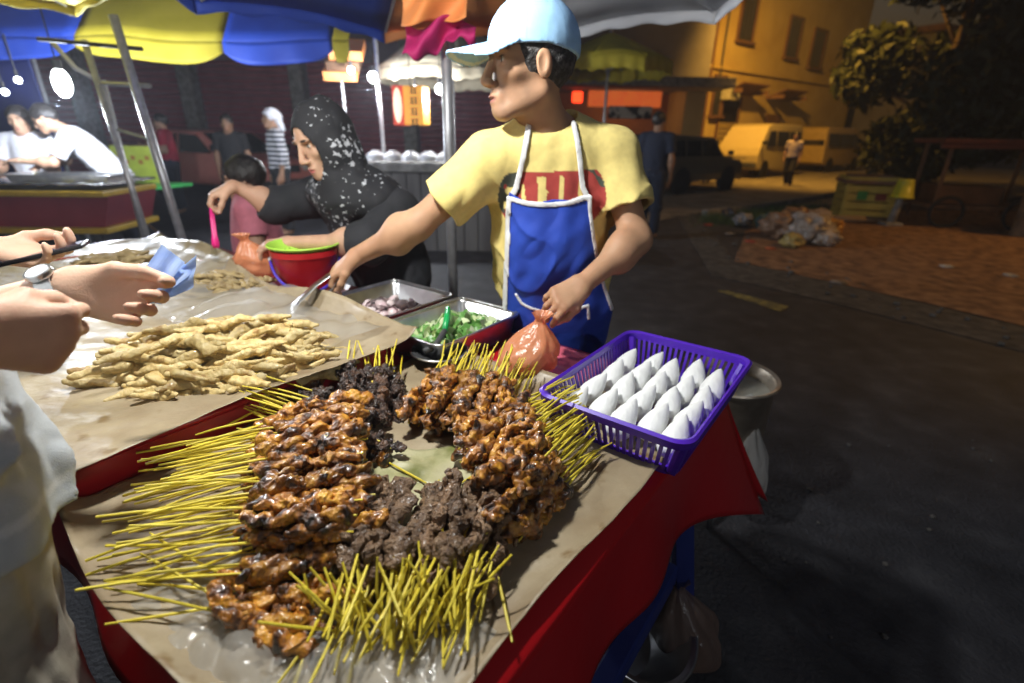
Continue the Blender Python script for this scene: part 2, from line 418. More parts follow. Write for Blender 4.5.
        if getattr(s, 'stubble', 0):
            k = np.clip((.0 - q[:, 2])/.05, 0, 1)*np.clip((q[:, 0]+.01)/.03, 0, 1)*np.clip((q[:, 2]+.13)/.03, 0, 1)*(np.abs(q[:, 1]) < .085)*s.stubble*(.75+.25*np.clip(wr2(v*3), -1, 1))
            lipm = np.exp(-(((q-np.array((.093, 0, -.065)))/np.array((.03, .026, .010)))**2).sum(1)); k = (k*(1-lipm))[:, None]; c = c*(1-k)+np.array((.07, .05, .045))*k
        sk = np.array(s.skin)
        for p, dl in NAILS:
            r = v-p; m = np.linalg.norm(r, axis=1) < .0062; c[m] = sk*.55+np.array((.75, .52, .47))*.45
        for p in KNUCK:
            k = np.exp(-(((v-p)**2).sum(1))/.011**2)[:, None]*.35; c = c*(1-k)+sk*np.array((.80, .58, .52))*k
        bl = np.clip(wr1(v*.8)+.2, -1, 1)[:, None]*.10; c = c*(1+bl*np.array((.5, 1.0, 1.1)))
        n = wr1(v*2.2)[:, None]; return np.clip(c*(1+.05*n), 0, 1)
    def make(s, label, cat='person', group=None, legs=True, hands=True, head=True):
        NAILS.clear(); KNUCK.clear(); S = SDF(); s.torso(S, -.012); s.limbs(S, legs=legs)
        if head: s.head(S)
        for k in 'LR':
            h = s.J.get('hand'+k)
            if h is not None and hands: hand(S, s.J['wr'+k], *h)
        lo, hi = S.bounds()
        s.root = sdf_obj('person', S, lo, hi, s.vox, M_SKIN, None, s.base, s.colors)
        s.root.location = s.base; tag(s.root, label, cat, group); return s.root
    def child(s, name, f, lo, hi, m, vox=None, colfn=None):
        return sdf_obj(name, f, lo, hi, vox or s.vox, m, s.root, s.base, colfn)
    # clothes -------------------------------------------------------
    def shirt_fn(s, g=.010, hem=.0, sleeve=.72, loose=.014, neck=.070, belly=0.0, folds=.006):
        """outer surface of a short-sleeved shirt, and the function hollowed over the body"""
        J = s.J; T = SDF(); s.torso(T, g, belly)
        cut = SDF()
        for k in 'LR':
            a, b, w_ = J['sh'+k], J['el'+k], J['wr'+k]
            if sleeve <= 1:
                e = a + (b-a)*sleeve; T.cone(a, e, .060*s.w+loose, .056*s.w+loose, .035, flat=True)
                dd = nrm(b-a); cut.cone(e-dd*.03, e+dd*.08, .056*s.w+loose-.012, .056*s.w+loose-.012)
            else:
                e = b + (w_-b)*(sleeve-1); T.cone(a, b, .058*s.w+loose, .050*s.w+loose, .035); T.cone(b, e, .050*s.w+loose, .042*s.w+loose, .03, flat=True)
                dd = nrm(w_-b); cut.cone(e-dd*.03, e+dd*.08, .042*s.w+loose-.007, .042*s.w+loose-.007)
        hemz = J['pelvis'][2] + hem; nk = SDF()
        nk.cone(J['neck']-s.Z*.005-s.Y*.012, J['neck']+s.Z*.16-s.Y*.03, neck, neck+.03)
        def outer(P):
            d = T(P)
            m = np.abs(d) < .06
            if m.any():
                Q = P[m]; lz = np.clip((J['neck'][2]-Q[:, 2])/s.tl, 0, 1)
                d[m] -= folds*(.35+lz)*(.6*wr1(Q*np.array((1.1, 1.1, .75)))+.4*np.abs(wr2(Q*.55))) + folds*.75*crease(Q*np.array((1.0, 1.0, .55)))*(.3+lz)
            return d
        def full(P):
            d = outer(P); d = np.maximum(d, hemz-P[:, 2]); d = np.maximum(d, -nk(P)); return np.maximum(d, -cut(P))
        lo, hi = T.bounds(); return outer, full, lo, hi
    def trousers(s, m, top=.06, loose=.02, name='trousers', length=1.0):
        J = s.J; T = SDF(); T.ell(J['pelvis'], (.176*s.w, .128*s.w, .135), s.P, .06)
        for k in 'LR':
            e = J['kn'+k] + (J['an'+k]-J['kn'+k])*length
            T.chain([J['hip'+k], J['kn'+k]], [.090*s.w+loose*.6, .064*s.w+loose], .05); T.cone(J['kn'+k], e, .064*s.w+loose, .050*s.w+loose, .04, flat=True)
        tz = J['pelvis'][2]+top
        def f(P):
            d = T(P); mm = np.abs(d) < .05
            if mm.any(): d[mm] -= .006*wr1(P[mm]*np.array((1.3, 1.3, .8))) + .004*np.abs(wr2(P[mm]*.6))
            return np.maximum(d, P[:, 2]-tz)
        lo, hi = T.bounds(); return s.child(name, f, lo, hi, m, max(s.vox, .006))
    def hair(s, m=None, long=0.0, grow=.010, front=.045, name='hair', back=-.05):
        S = SDF(); h = s.hs; hp, H = s.hp, s.H
        S.ell(hp(-.016, 0, .040), np.array((.100+grow, .079+grow, .092+grow))*h, H)
        if long: S.chain([hp(-.05, 0, .02), hp(-.07, 0, -.08), hp(-.075, 0, -.08-long)], [.085*h, .075*h, .05*h], .04)
        face = SDF(); face.ell(hp(.085, 0, -.04), np.array((.085, .072, .105))*h, H)
        if not long: face.ell(hp(.012, 0, -.065), np.array((.075, .12, .085))*h, H, .01)
        def f(P):
            d = S(P); mm = np.abs(d) < .05
            if mm.any(): d[mm] -= .004*wr2(P[mm])
            d = np.maximum(d, -face(P))
            if not long: d = np.maximum(d, -((P-s.hc) @ s.U)/1.0 + back*h)
            return d
        lo, hi = S.bounds(); return s.child(name, f, lo, hi, m or M_HAIR)

def stand(px, py, Yd, face, height=1.65, floor=0.0, shw=.36, head_pt=None):
    """plain standing joints at ground point; face = direction the chest faces"""
    b = np.array((px, py, floor)) if Yd is None else np.array((px, Yd, floor))
    k = height/1.70; f = nrm((face[0], face[1], 0)); x = np.cross((0, 0, 1), f); x = nrm(x)   # x = person's left
    up = np.array((0, 0, 1.0))
    J = dict(pelvis=b+up*.93*k, neck=b+up*1.44*k, head=b+up*1.585*k+f*.02, F=f,
             shL=b+up*1.385*k+x*shw/2*k, shR=b+up*1.385*k-x*shw/2*k,
             hipL=b+up*.88*k+x*.085, hipR=b+up*.88*k-x*.085, knL=b+up*.47*k+x*.095+f*.015, knR=b+up*.47*k-x*.095+f*.015,
             anL=b+up*.085+x*.10, anR=b+up*.085-x*.10)
    for c, sg in (('L', 1), ('R', -1)):
        J['el'+c] = J['sh'+c]+x*sg*.05-up*.27*k-f*.01; J['wr'+c] = J['el'+c]-up*.24*k+f*.05
        J['hand'+c] = (-up+f*.15, -x*sg, f, [(.25, .3, .2)]*4, [(.7, .5, .2), (.9, .2, .2), (1, 0, .2)])
    J['floor'] = np.array((0, 0, floor)); return J
# ------------------------------------------------------------------ materials used around
M_ASPH = ramp_mat('asphalt', [(.3, (.011, .011, .015)), (.55, (.026, .026, .032)), (.75, (.052, .052, .058))], 5, detail=9, rough=.75, bump=.8, bscale=60, dist=.01)
M_GRAVEL = ramp_mat('broken_asphalt', [(.3, (.02, .02, .02)), (.6, (.075, .07, .065)), (.8, (.13, .12, .11))], 9, detail=8, rough=.95, bump=1.0, bscale=25)
M_SOIL = ramp_mat('soil', [(.32, (.07, .034, .015)), (.5, (.19, .098, .044)), (.7, (.30, .18, .095))], 7.0, detail=11, rough=.95, bump=1.0, bscale=9)
M_KERB = mat('concrete', (.16, .15, .14), (.30, .29, .27), scale=9, bump=.4, rough=.9)
M_RED = mat('red_plastic_cloth', (.42, .004, .008), (.50, .006, .010), scale=3, rough=.33, bump=.12, bscale=14, coat=.25, coatr=.25)
M_REDP = mat('red_plastic', (.45, .01, .015), rough=.3)
M_PAPER = ramp_mat('kraft_paper', [(.3, (.25, .185, .11)), (.6, (.35, .28, .18)), (.8, (.42, .35, .24))], 9, detail=9, rough=.46, bump=.6, bscale=16, coat=.2, coatr=.2)
_n, _l = M_PAPER.node_tree.nodes, M_PAPER.node_tree.links; _b = _n['Principled BSDF']; _src = _b.inputs['Base Color'].links[0].from_socket
_z = _n.new('ShaderNodeTexNoise'); _z.inputs['Scale'].default_value = 16; _z.inputs['Detail'].default_value = 3; _tc = [x for x in _n if x.type == 'TEX_COORD'][0]; _l.new(_tc.outputs['Object'], _z.inputs['Vector'])
_r = _n.new('ShaderNodeValToRGB'); _r.color_ramp.elements[0].position = .60; _r.color_ramp.elements[1].position = .68; _r.color_ramp.elements[0].color = (1, 1, 1, 1); _r.color_ramp.elements[1].color = (.62, .52, .38, 1)
_m = _n.new('ShaderNodeMixRGB'); _m.blend_type = 'MULTIPLY'; _m.inputs[0].default_value = 1; _l.new(_z.outputs[0], _r.inputs[0]); _l.new(_src, _m.inputs[1]); _l.new(_r.outputs[0], _m.inputs[2]); _l.new(_m.outputs[0], _b.inputs['Base Color'])
M_STICK = mat('bamboo_stick', (.54, .41, .012), (.82, .69, .09), scale=22, detail=6, rough=.5, rnd=.24, lo=.3, hi=.75, stretch=(.6, 1, 1))
M_GLAZE = ramp_mat('glazed_meat', [(.35, (.012, .007, .005)), (.43, (.10, .034, .008)), (.50, (.31, .112, .014)), (.63, (.54, .255, .028)), (.8, (.66, .40, .07))], 38, detail=7, rough=.28, bump=.55, bscale=150, rnd=.30, coat=.7, coatr=.14)
M_BLACK = ramp_mat('charred_meat', [(.3, (.010, .007, .006)), (.52, (.050, .026, .018)), (.75, (.17, .075, .03))], 45, rough=.38, bump=.9, bscale=190, rnd=.3, coat=.35, coatr=.2)
M_BEEF = ramp_mat('brown_meat', [(.3, (.085, .046, .024)), (.5, (.21, .120, .062)), (.8, (.36, .235, .135))], 48, rough=.42, bump=1.0, bscale=210, rnd=.3, coat=.3, coatr=.25)
M_STRIP = ramp_mat('fried_strip', [(.3, (.34, .20, .065)), (.46, (.54, .40, .16)), (.75, (.66, .54, .28))], 45, rough=.5, bump=.5, bscale=130, rnd=.28, coat=.15)
M_CRISP = ramp_mat('dull_strip', [(.3, (.20, .14, .06)), (.6, (.34, .25, .11)), (.8, (.42, .33, .17))], 30, rough=.5, bump=.4, bscale=140, rnd=.2)
M_STEEL = mat('steel', (.55, .55, .56), (.68, .68, .69), scale=20, rough=.28, metal=1.0, bump=.05, bscale=40)
M_TUBE = mat('galvanised_tube', (.42, .42, .44), (.55, .55, .57), scale=25, rough=.35, metal=.45)
M_DARKMET = mat('dark_metal', (.03, .03, .033), (.06, .06, .06), rough=.5)
M_PURPLE = mat('purple_plastic', (.075, .018, .42), (.085, .022, .46), scale=4, rough=.32)
M_RICE = mat('white_rice_cake', (.82, .83, .82), (.90, .91, .90), scale=18, rough=.5, bump=.3, bscale=60)
M_BLUELEG = mat('blue_painted_leg', (.012, .025, .16), (.02, .035, .2), scale=10, rough=.5)
M_GREENP = mat('lime_plastic', (.35, .62, .06), (.40, .68, .08), rough=.35)
M_BAG = None
def bag_mat(name, col, alpha=.8):
    m, n, l, b = new_mat(name); setin(b, rough=.28, alpha=alpha, spec=.6); b.inputs['Base Color'].default_value = (*col, 1)
    tr = n.new('ShaderNodeBsdfTranslucent'); tr.inputs[0].default_value = (*col, 1)
    ms = n.new('ShaderNodeMixShader'); ms.inputs[0].default_value = .35
    l.new(b.outputs[0], ms.inputs[1]); l.new(tr.outputs[0], ms.inputs[2]); l.new(ms.outputs[0], n['Material Output'].inputs[0])
    nz = n.new('ShaderNodeTexNoise'); nz.inputs['Scale'].default_value = 45; bp = n.new('ShaderNodeBump'); bp.inputs['Strength'].default_value = .5; bp.inputs['Distance'].default_value = .01
    tc = n.new('ShaderNodeTexCoord'); l.new(tc.outputs['Object'], nz.inputs['Vector']); l.new(nz.outputs[0], bp.inputs['Height']); l.new(bp.outputs[0], b.inputs['Normal'])
    return m
M_BAG = bag_mat('peach_plastic', (.85, .36, .18), .82)
M_CLEAR = bag_mat('clear_plastic', (.75, .75, .75), .30)
def cloth(name, c, c2=None, rough=.85, scale=30, **k): return mat(name, c, c2 or tuple(x*.85 for x in c), scale=scale, rough=rough, bump=.15, bscale=500, **k)
def glow(name, c, s): return mat(name, c, emit=c, estr=s)

# ------------------------------------------------------------------ ground, roads
def noisy_sheet(name, poly, z, m, step, amp, kind='structure', seed=1, sc=1.0):
    bm = bmesh.new(); vs = [bm.verts.new((p[0], p[1], z)) for p in poly]; bm.faces.new(vs)
    L = max(max(p[0] for p in poly)-min(p[0] for p in poly), max(p[1] for p in poly)-min(p[1] for p in poly))
    bmesh.ops.triangulate(bm, faces=bm.faces[:])
    for _ in range(8):
        lg = [e for e in bm.edges if e.calc_length() > step]
        if not lg: break
        bmesh.ops.subdivide_edges(bm, edges=lg, cuts=1, use_grid_fill=False); bmesh.ops.triangulate(bm, faces=[f for f in bm.faces if len(f.verts) > 4])
    f = sines(10, .5*sc, 5*sc, seed); c = np.array([v.co[:] for v in bm.verts]); dz = f(c)*amp
    for v, d in zip(bm.verts, dz):
        edge = any(e.is_boundary for e in v.link_edges)
        v.co.z += (abs(d) if amp < .02 else d+amp*.6) if not edge else 0
        if edge and amp > 0: v.co.x += d*1.5; v.co.y += d*1.5
    me = bpy.data.meshes.new(name); bm.to_mesh(me); bm.free(); o = link(name, me, m, smooth=True); o['kind'] = kind; return o
g = MB().add([(-45, -14, 0), (60, -14, 0), (60, 75, 0), (-45, 75, 0)], [(0, 1, 2, 3)]).build('ground', M_ASPH); g['kind'] = 'structure'
pts = [at(x, y) for x, y in [(640, 205), (700, 214), (735, 262), (830, 282), (1024, 328), (1190, 372)]]
ed = [Vector((p.x, p.y, 0)) for p in pts]
verge = noisy_sheet('gravel_verge', [ed[0], ed[1], ed[2], ed[3], ed[4], ed[5]] + [p+Vector((-.25-.1*i, -.75+.02*i, 0)) for i, p in enumerate(reversed(ed))], .006, M_GRAVEL, .16, .012, seed=4, sc=2)
soil = noisy_sheet('soil_ground', [ed[2], ed[3], ed[4], ed[5], (16, 2.2), (22, 9), (14, 12.5), (8.6, 11.3), at(790, 213), at(745, 232)], .012, M_SOIL, .22, .018, seed=9)
sidep = noisy_sheet('side_road', [at(642, 224), at(700, 213), at(792, 206), (12.6, 13.5), (30, 27), (27, 40), (14, 31), (1.6, 17.5), (2.0, 12.0)], .010, ramp_mat('side_asphalt', [(.3, (.14, .12, .09)), (.6, (.25, .22, .18)), (.8, (.32, .29, .25))], 2, rough=.9, bump=.6, bscale=30), .7, .004, seed=3)
kb = MB()
kp = [at(704, 216), at(760, 209), at(838, 196), at(900, 188)]
for a, b in zip(kp[:-1], kp[1:]): kb.box(((a+b)/2)+Vector((0, 0, .055)), ((b-a).length-.01, .14, .13), rz=math.atan2((b-a).y, (b-a).x), bev=.015)
tag(kb.build('kerb', M_KERB, auto=40), kind='structure')
mk = [at(716, 291), at(727, 291), at(789, 307), at(780, 312)]
MB().add([(p.x, p.y, .005) for p in mk], [(0, 1, 2, 3)]).build('road_marking', mat('worn_yellow_paint', (.30, .26, .06), (.07, .065, .04), scale=14, detail=8, rough=.8))['kind'] = 'structure'

# ------------------------------------------------------------------ buildings
M_YWALL = ramp_mat('yellow_plaster', [(.3, (.42, .30, .10)), (.6, (.52, .40, .15)), (.8, (.56, .44, .18))], .9, detail=8, rough=.9, bump=.2, bscale=15)
M_GWALL = ramp_mat('grey_plaster', [(.3, (.14, .13, .13)), (.7, (.22, .21, .21))], 1.0, detail=8, rough=.9, bump=.2, bscale=15)
M_WDARK = mat('dark_glass', (.012, .012, .016), rough=.12)
M_WOOD = mat('brown_wood', (.10, .05, .025), (.16, .085, .04), scale=8, rough=.7, stretch=(1, 1, .15))
M_ROOF = mat('rusty_sheet', (.12, .06, .035), (.2, .11, .06), scale=6, rough=.8)
e_ = Vector((.80, .60, 0)); n_ = Vector((-.60, .80, 0)); F0 = Vector((7.35, 22.2, 0)); frz = math.atan2(.6, .8)
def fac(t, z, out=0.0): return F0 + e_*t - n_*out + ZZ*z
yb = empty('yellow_house', fac(0, 0), label='two storey mustard yellow house with small awnings behind the parked vans', cat='house')
def yp(mb, name, m, par=yb, **k):
    o = mb.build(name, m, None, **k); o.parent = par; o.matrix_parent_inverse = Matrix.Translation(par.location).inverted() if par.type == 'EMPTY' else Matrix(); return o
FL = 13.6
# walls with openings are thick blocks round the windows
wins = [(2.2, 1.2, .85, 1.0), (1.55, 3.1, 0, 0)]
yp(MB().box(fac(FL/2, 4.2, -3), (FL, 6, 8.4), rz=frz), 'wall', M_YWALL)
yp(MB().box(fac(FL/2, 8.5, -3), (FL+.8, 6.8, .25), rz=frz), 'roof', M_ROOF)
yp(MB().box(fac(FL/2, 4.05, .05), (FL, .12, .12), rz=frz), 'string_course', M_YWALL)
def window(t, z, w, h, lattice=False, name='window'):
    fr = yp(MB().box(fac(t, z+h/2, .05), (w+.22, .1, .1), rz=frz).box(fac(t, z-h/2, .09), (w+.3, .2, .1), rz=frz).box(fac(t-w/2-.05, z, .05), (.1, .1, h), rz=frz).box(fac(t+w/2+.05, z, .05), (.1, .1, h), rz=frz), name, M_WOOD)
    p = MB().box(fac(t, z, .02), (w, .05, h), rz=frz).build('pane', M_WDARK); p.parent = fr
    b = MB()
    if lattice:
        for i in range(6): b.box(fac(t-w/2+w*(i+.5)/6, z-h*.22, .06), (.05, .05, h*.5), rz=frz)
        for i in range(5): b.box(fac(t, z-h*.45+h*.1*i, .065), (w, .05, .05), rz=frz)
    else:
        for i in range(1, 4): b.box(fac(t-w/2+w*i/4, z, .06), (.035, .04, h), rz=frz)
    q = b.build('grille', M_YWALL if lattice else M_DARKMET); q.parent = fr
    return fr
window(2.35, 5.9, 1.0, 1.7); window(1.1, 3.0, .65, 1.5); window(2.1, 2.0, 1.35, 2.0, True); window(8.6, 5.4, 1.1, 1.6); window(6.2, 5.6, 1.0, 1.6)
def awning(t, z, w):
    sl = Matrix.Rotation(frz, 3, 'Z') @ Matrix.Rotation(R_(-20), 3, 'X')
    yp(MB().box(fac(t, z, .42), (w, .95, .06), rot=sl).box(fac(t-w/2, z-.12, .42), (.05, .85, .16), rz=frz).box(fac(t+w/2, z-.12, .42), (.05, .85, .16), rz=frz), 'awning', M_ROOF)
awning(2.5, 3.35, 2.0); awning(5.9, 3.3, 2.0); awning(2.6, 7.2, 1.8)
dr = yp(MB().box(fac(5.8, 1.25, .03), (1.3, .08, 2.5), rz=frz), 'door', M_WOOD)
ac = yp(MB().box(fac(1.62, 3.2, .28), (.75, .4, .62), rz=frz, bev=.03), 'air_conditioner', mat('ac_cream', (.5, .5, .46), rough=.5))
fn = MB()
for k in range(5): fn.tube([fac(1.55+.045*(k+1)*math.cos(a), 3.2+.045*(k+1)*math.sin(a), .49) for a in np.linspace(0, 6.283, 20, endpoint=False)], .008, 5, closed=True)
f2 = fn.build('fan_grille', M_DARKMET); f2.parent = ac
yp(MB().tube([fac(.35, .1, .08), fac(.35, 8.2, .08)], .06, 8), 'drainpipe', M_WOOD)
yp(MB().tube([fac(.95, 3.6, .1), fac(.95, 8.0, .1)], .035, 6), 'cable_duct', M_DARKMET)
# far house at the end of the side street
fh = empty('far_house', (23.5, 33.5, 0), label='dim grey house closing the side street beyond the far van', cat='house')
def place(mb, name, m, par, **k):
    o = mb.build(name, m, None, **k); o.parent = par; o.matrix_parent_inverse = Matrix.Translation(par.location).inverted(); return o
place(MB().box((24, 34, 3.3), (9, 5, 6.6), rz=R_(30)), 'wall', M_GWALL, fh)
place(MB().box((24, 34, 6.75), (10, 6, .3), rz=R_(30)), 'roof', M_ROOF, fh)
place(MB().box((23.2, 30.7, 1.6), (2.6, .2, 2.0), rz=R_(30)).box((20.6, 29.3, 1.6), (1.6, .2, 2.0), rz=R_(30)), 'window', M_WDARK, fh)
# grey shop between
gs = empty('grey_shop', (3.0, 19, 0), label='grey two storey shop with a concrete ledge and a glowing shopfront', cat='shop')
for nm, c, d, m in [('wall', (3.3, 22, 5.9), (6.7, 5, 5.8), M_GWALL), ('ledge', (3.1, 18.6, 3.05), (7.6, 1.9, .28), M_KERB)]:
    place(MB().box(c, d, bev=.02), nm, m, gs)
place(MB().box((6.3, 20.6, 1.5), (.7, 2.2, 3.0)), 'side_wall', M_YWALL, gs); place(MB().box((-.2, 20.6, 1.5), (.4, 2.2, 3)), 'side_wall', M_YWALL, gs)
place(MB().box((3.1, 22.2, 1.5), (6.5, .2, 3.0)), 'back_wall', mat('shop_interior', (.35, .16, .05), rough=.8), gs)
place(MB().box((1.2, 19.56, 7.0), (2.6, .12, 1.6)), 'window', M_WDARK, gs)
tag(place(MB().box((3.75, 19.2, 2.62), (2.5, .16, .50), bev=.02), 'lit_fascia', mat('orange_fascia', (.5, .07, .02), (.8, .25, .04), scale=2.5, emit=(1.0, .17, .03), estr=.45), gs))
sg = place(MB().box((3.95, 19.08, 2.2), (1.5, .12, .40), bev=.02), 'shop_sign', mat('white_black_pattern', (.6, .58, .5), (.02, .02, .02), scale=3.5, lo=.46, hi=.54, rough=.5), gs)
place(MB().box((2.1, 19.1, 2.65), (.35, .12, .35), bev=.05), 'red_lamp', glow('red_lamp_glow', (1.0, .05, .01), 3.0), gs)
point_light('shopfront_light', (4.0, 20.5, 2.4), 25, (1.0, .45, .12), .3)
# maroon shuttered shophouses behind the left stalls
M_SHUT = mat('maroon_shutter', (.30, .07, .10), (.38, .10, .13), scale=4, rough=.6)
sh = empty('shuttered_shophouse', (-7, 15, 0), label='dark shophouse row with maroon roller shutters behind the stalls', cat='shophouse')
place(MB().box((-7.3, 18.2, 4.0), (14.6, 6, 8)), 'wall', mat('purple_grey_plaster', (.22, .16, .20), (.30, .22, .27), scale=1.5, rough=.9), sh)
for i in range(5):
    x0 = -13.2+2.95*i; b = MB()
    for k in range(22): b.tube([(x0-1.25, 15.12, .12+k*.14), (x0+1.25, 15.12, .12+k*.14)], .062, 6)
    place(b, 'shutter', M_SHUT, sh)
for i in range(6): place(MB().box((-14.68+2.95*i, 14.95, 1.9), (.35, .4, 3.8), bev=.02), 'column', M_KERB, sh)
b = MB()
for k in range(30): b.tube([(-4.6, 15.08, 3.9+.1*k), (-1.6, 15.08, 3.9+.1*k)], .04, 6)
place(b, 'upper_shutter', M_SHUT, sh)
place(MB().box((-7.3, 14.3, 3.7), (14.8, 1.8, .14)), 'canopy', M_ROOF, sh)
# ------------------------------------------------------------------ trees
M_LEAF = mat('leaf', (.011, .018, .005), (.026, .036, .010), scale=1.5, rough=.6, rnd=.2)
M_BARK = mat('bark', (.08, .055, .035), (.14, .10, .07), scale=12, rough=.95, bump=.8, bscale=40)
def tree(loc, h, cr, n, label, seed, low=.35, squash=.8, leaf=.19):
    g_ = np.random.default_rng(seed); t = empty('tree', loc, label=label, cat='tree')
    b = MB(); b.tube([(0, 0, -.1), (.06, .03, h*.25), (-.05, .08, h*.5), (.1, 0, h*.8)], [.22, .17, .13, .05], 10)
    cl = []
    for i in range(24):
        a = g_.uniform(0, 6.28); zz = g_.uniform(low, .98); rr = cr*math.sqrt(max(.08, 1-((zz-.62)/.45)**2))*g_.uniform(.45, .95)
        p = np.array((rr*math.cos(a), rr*math.sin(a), zz*h)); cl.append((p, cr*g_.uniform(.34, .60)))
        b.tube([(0, 0, h*min(.6, zz*.6)), (p[0]*.5, p[1]*.5, h*(zz*.8)), tuple(p)], [.07, .045, .015], 6)
    b.build('trunk', M_BARK, t, smooth=True)
    V = []; 
    for k in range(n):
        c, r = cl[g_.integers(len(cl))]; d = g_.normal(size=3); d /= np.linalg.norm(d); p = c + d*r*g_.uniform(.25, 1)**.5*np.array((1, 1, squash))
        a = g_.normal(size=3); a /= np.linalg.norm(a); q = np.cross(a, g_.normal(size=3)); q /= np.linalg.norm(q); s = leaf*g_.uniform(.6, 1.3)
        V += [p-a*s, p+q*s*.38, p+a*s, p-q*s*.38]
    MB().add(V, [(4*i, 4*i+1, 4*i+2, 4*i+3) for i in range(n)]).build('crown', M_LEAF, t, fix=False); return t
tree((12.0, 15.6, 0), 7.5, 2.7, 15000, 'dark leafy tree whose lower leaves catch yellow street light beside the far van', 1, low=.16)
tree((13.0, 11.0, 0), 9.5, 3.9, 16000, 'big black-green tree towering over the rusty cart', 2, low=.18)
tree((16.5, 8.6, 0), 9.5, 3.9, 13000, 'broad dark tree at the far right edge behind the drum', 3, low=.15)
tree((19.0, 17.0, 0), 10, 4.4, 11000, 'tall dark tree behind the other trees and the lane', 5, low=.15)
M_GRASSP = mat('grass_blade', (.03, .06, .015), (.07, .12, .03), scale=4, rough=.7)
V = []
for k in range(2600):
    f_ = rng.random(); p = at(708+f_*110 + rng.normal()*8, 221-f_*10+rng.normal()*3.2); a = rng.uniform(0, 6.28); h = rng.uniform(.04, .16); w = .008
    V += [(p.x-w*math.cos(a), p.y-w*math.sin(a), .01), (p.x+w*math.cos(a), p.y+w*math.sin(a), .01), (p.x+rng.normal()*.04, p.y+rng.normal()*.04, h)]
tag(MB().add(V, [(3*i, 3*i+1, 3*i+2) for i in range(len(V)//3)]).build('grass', M_GRASSP, fix=False), kind='stuff')

# ------------------------------------------------------------------ vehicles
M_TYRE = mat('tyre_rubber', (.015, .015, .016), rough=.85); M_RIM = mat('alloy_rim', (.45, .45, .46), rough=.35, metal=.8); M_GLASS = mat('car_glass', (.012, .013, .015), rough=.06, coat=.6)
def car(name, loc, heading, side, wheel_x, wid, wr_, body_m, label, cat, glass, front_x, front_z, windsh, rear=None, grille=True, group=None):
    """side = (x, z) outline of the body seen from its left, x forward; the parts hang under one Empty"""
    rz = math.atan2(heading[1], heading[0]); t = empty(name, loc, rz, label, cat, group)
    bm = bmesh.new(); n = len(side); top = max(z for _, z in side)
    def yy(z): return wid/2*(1-.16*max(0, (z-top*.52)/(top*.48))**1.2)
    L = [bm.verts.new((x, -yy(z), z)) for x, z in side]; Rr = [bm.verts.new((x, yy(z), z)) for x, z in side]
    bm.faces.new(L); bm.faces.new(list(reversed(Rr)))
    for i in range(n): bm.faces.new((L[i], Rr[i], Rr[(i+1) % n], L[(i+1) % n]))
    bmesh.ops.recalc_face_normals(bm, faces=bm.faces[:])
    bmesh.ops.bevel(bm, geom=[e for e in bm.edges if e.calc_face_angle(0) > .25], offset=.05, segments=3, affect='EDGES', profile=.6)
    me = bpy.data.meshes.new('body'); bm.to_mesh(me); bm.free(); body = link('body', me, body_m, t, True); me.set_sharp_from_angle(angle=R_(35))
    for sgn in (-1, 1):
        for poly in glass:
            m = MB(); vs = [(x, sgn*(yy(z)+.006), z) for x, z in poly]; vi = [(x, sgn*(yy(z)-.02), z) for x, z in poly]; k = len(poly)
            m.add(vs+vi, [tuple(range(k))] + [(i, (i+1) % k, (i+1) % k+k, i+k) for i in range(k)]); m.build('side_window', M_GLASS, t)
        for wx in wheel_x:
            M = Matrix.Rotation(R_(90), 3, 'X'); w = wr_
            ty = MB().lathe([(w*.62, -.1), (w*.95, -.1), (w, -.07), (w, .07), (w*.95, .1), (w*.62, .1)], (wx, sgn*(wid/2-.09), w), 28, M).build('wheel', M_TYRE, t, auto=40)
            rp = MB().lathe([(.01, .05), (w*.2, .06), (w*.55, .03), (w*.63, .085), (w*.63, -.085), (w*.5, -.07), (.01, -.07)], (wx, sgn*(wid/2-.09)-0, w), 28, Matrix.Rotation(R_(90*sgn), 3, 'X')).build('rim', M_RIM, ty, auto=40)
            MB().lathe([(.01, .0), (w*1.16, .0)], (wx, sgn*(wid/2+.004), w*1.02), 24, M).build('wheel_arch', M_TYRE, t)
        MB().sphere((front_x-.02, sgn*(wid/2-.22), front_z), (.05, .15, .10), 2).build('headlight', mat('headlight_lens', (.7, .68, .6), rough=.1, coat=.5), t, smooth=True)
        MB().box((windsh[0][0]+.05, sgn*(wid/2+.10), windsh[0][1]+.12), (.08, .18, .14), bev=.03).build('wing_mirror', M_TYRE, t, auto=40)
    def screen(a, b, nm):
        (x0, z0), (x1, z1) = a, b; d = Vector((z1-z0, 0, -(x1-x0))).normalized()
        if (d.x > 0) != (x0 > x1 or x0 > 0): d = -d
        if nm == 'windscreen' and d.x < 0: d = -d
        if nm == 'rear_screen' and d.x > 0: d = -d
        d *= .012; w0 = yy(z0)-.1; w1 = yy(z1)-.1
        MB().add([(x0+d.x, -w0, z0+d.z), (x0+d.x, w0, z0+d.z), (x1+d.x, w1, z1+d.z), (x1+d.x, -w1, z1+d.z)], [(0, 1, 2, 3)]).build(nm, M_GLASS, t, solid=.01)
    screen(*windsh, 'windscreen')
    if rear: screen(*rear, 'rear_screen')
    if grille: MB().box((front_x+.0, 0, front_z-.02), (.05, wid*.52, .16), bev=.02).build('grille', M_DARKMET, t)
    MB().box((front_x+.02, 0, front_z-.33), (.14, wid*.98, .2), bev=.05).build('bumper', M_DARKMET, t, auto=40)
    MB().box((front_x+.10, 0, front_z-.33), (.02, .45, .12), bev=.005).build('number_plate', mat('plate_black', (.02, .02, .02)), t)
    return t
van_side = [(2.05, .42), (2.12, .85), (2.0, 1.12), (1.35, 1.88), (1.0, 1.98), (-1.9, 1.98), (-2.05, 1.8), (-2.1, .45), (-1.9, .32), (1.9, .32)]
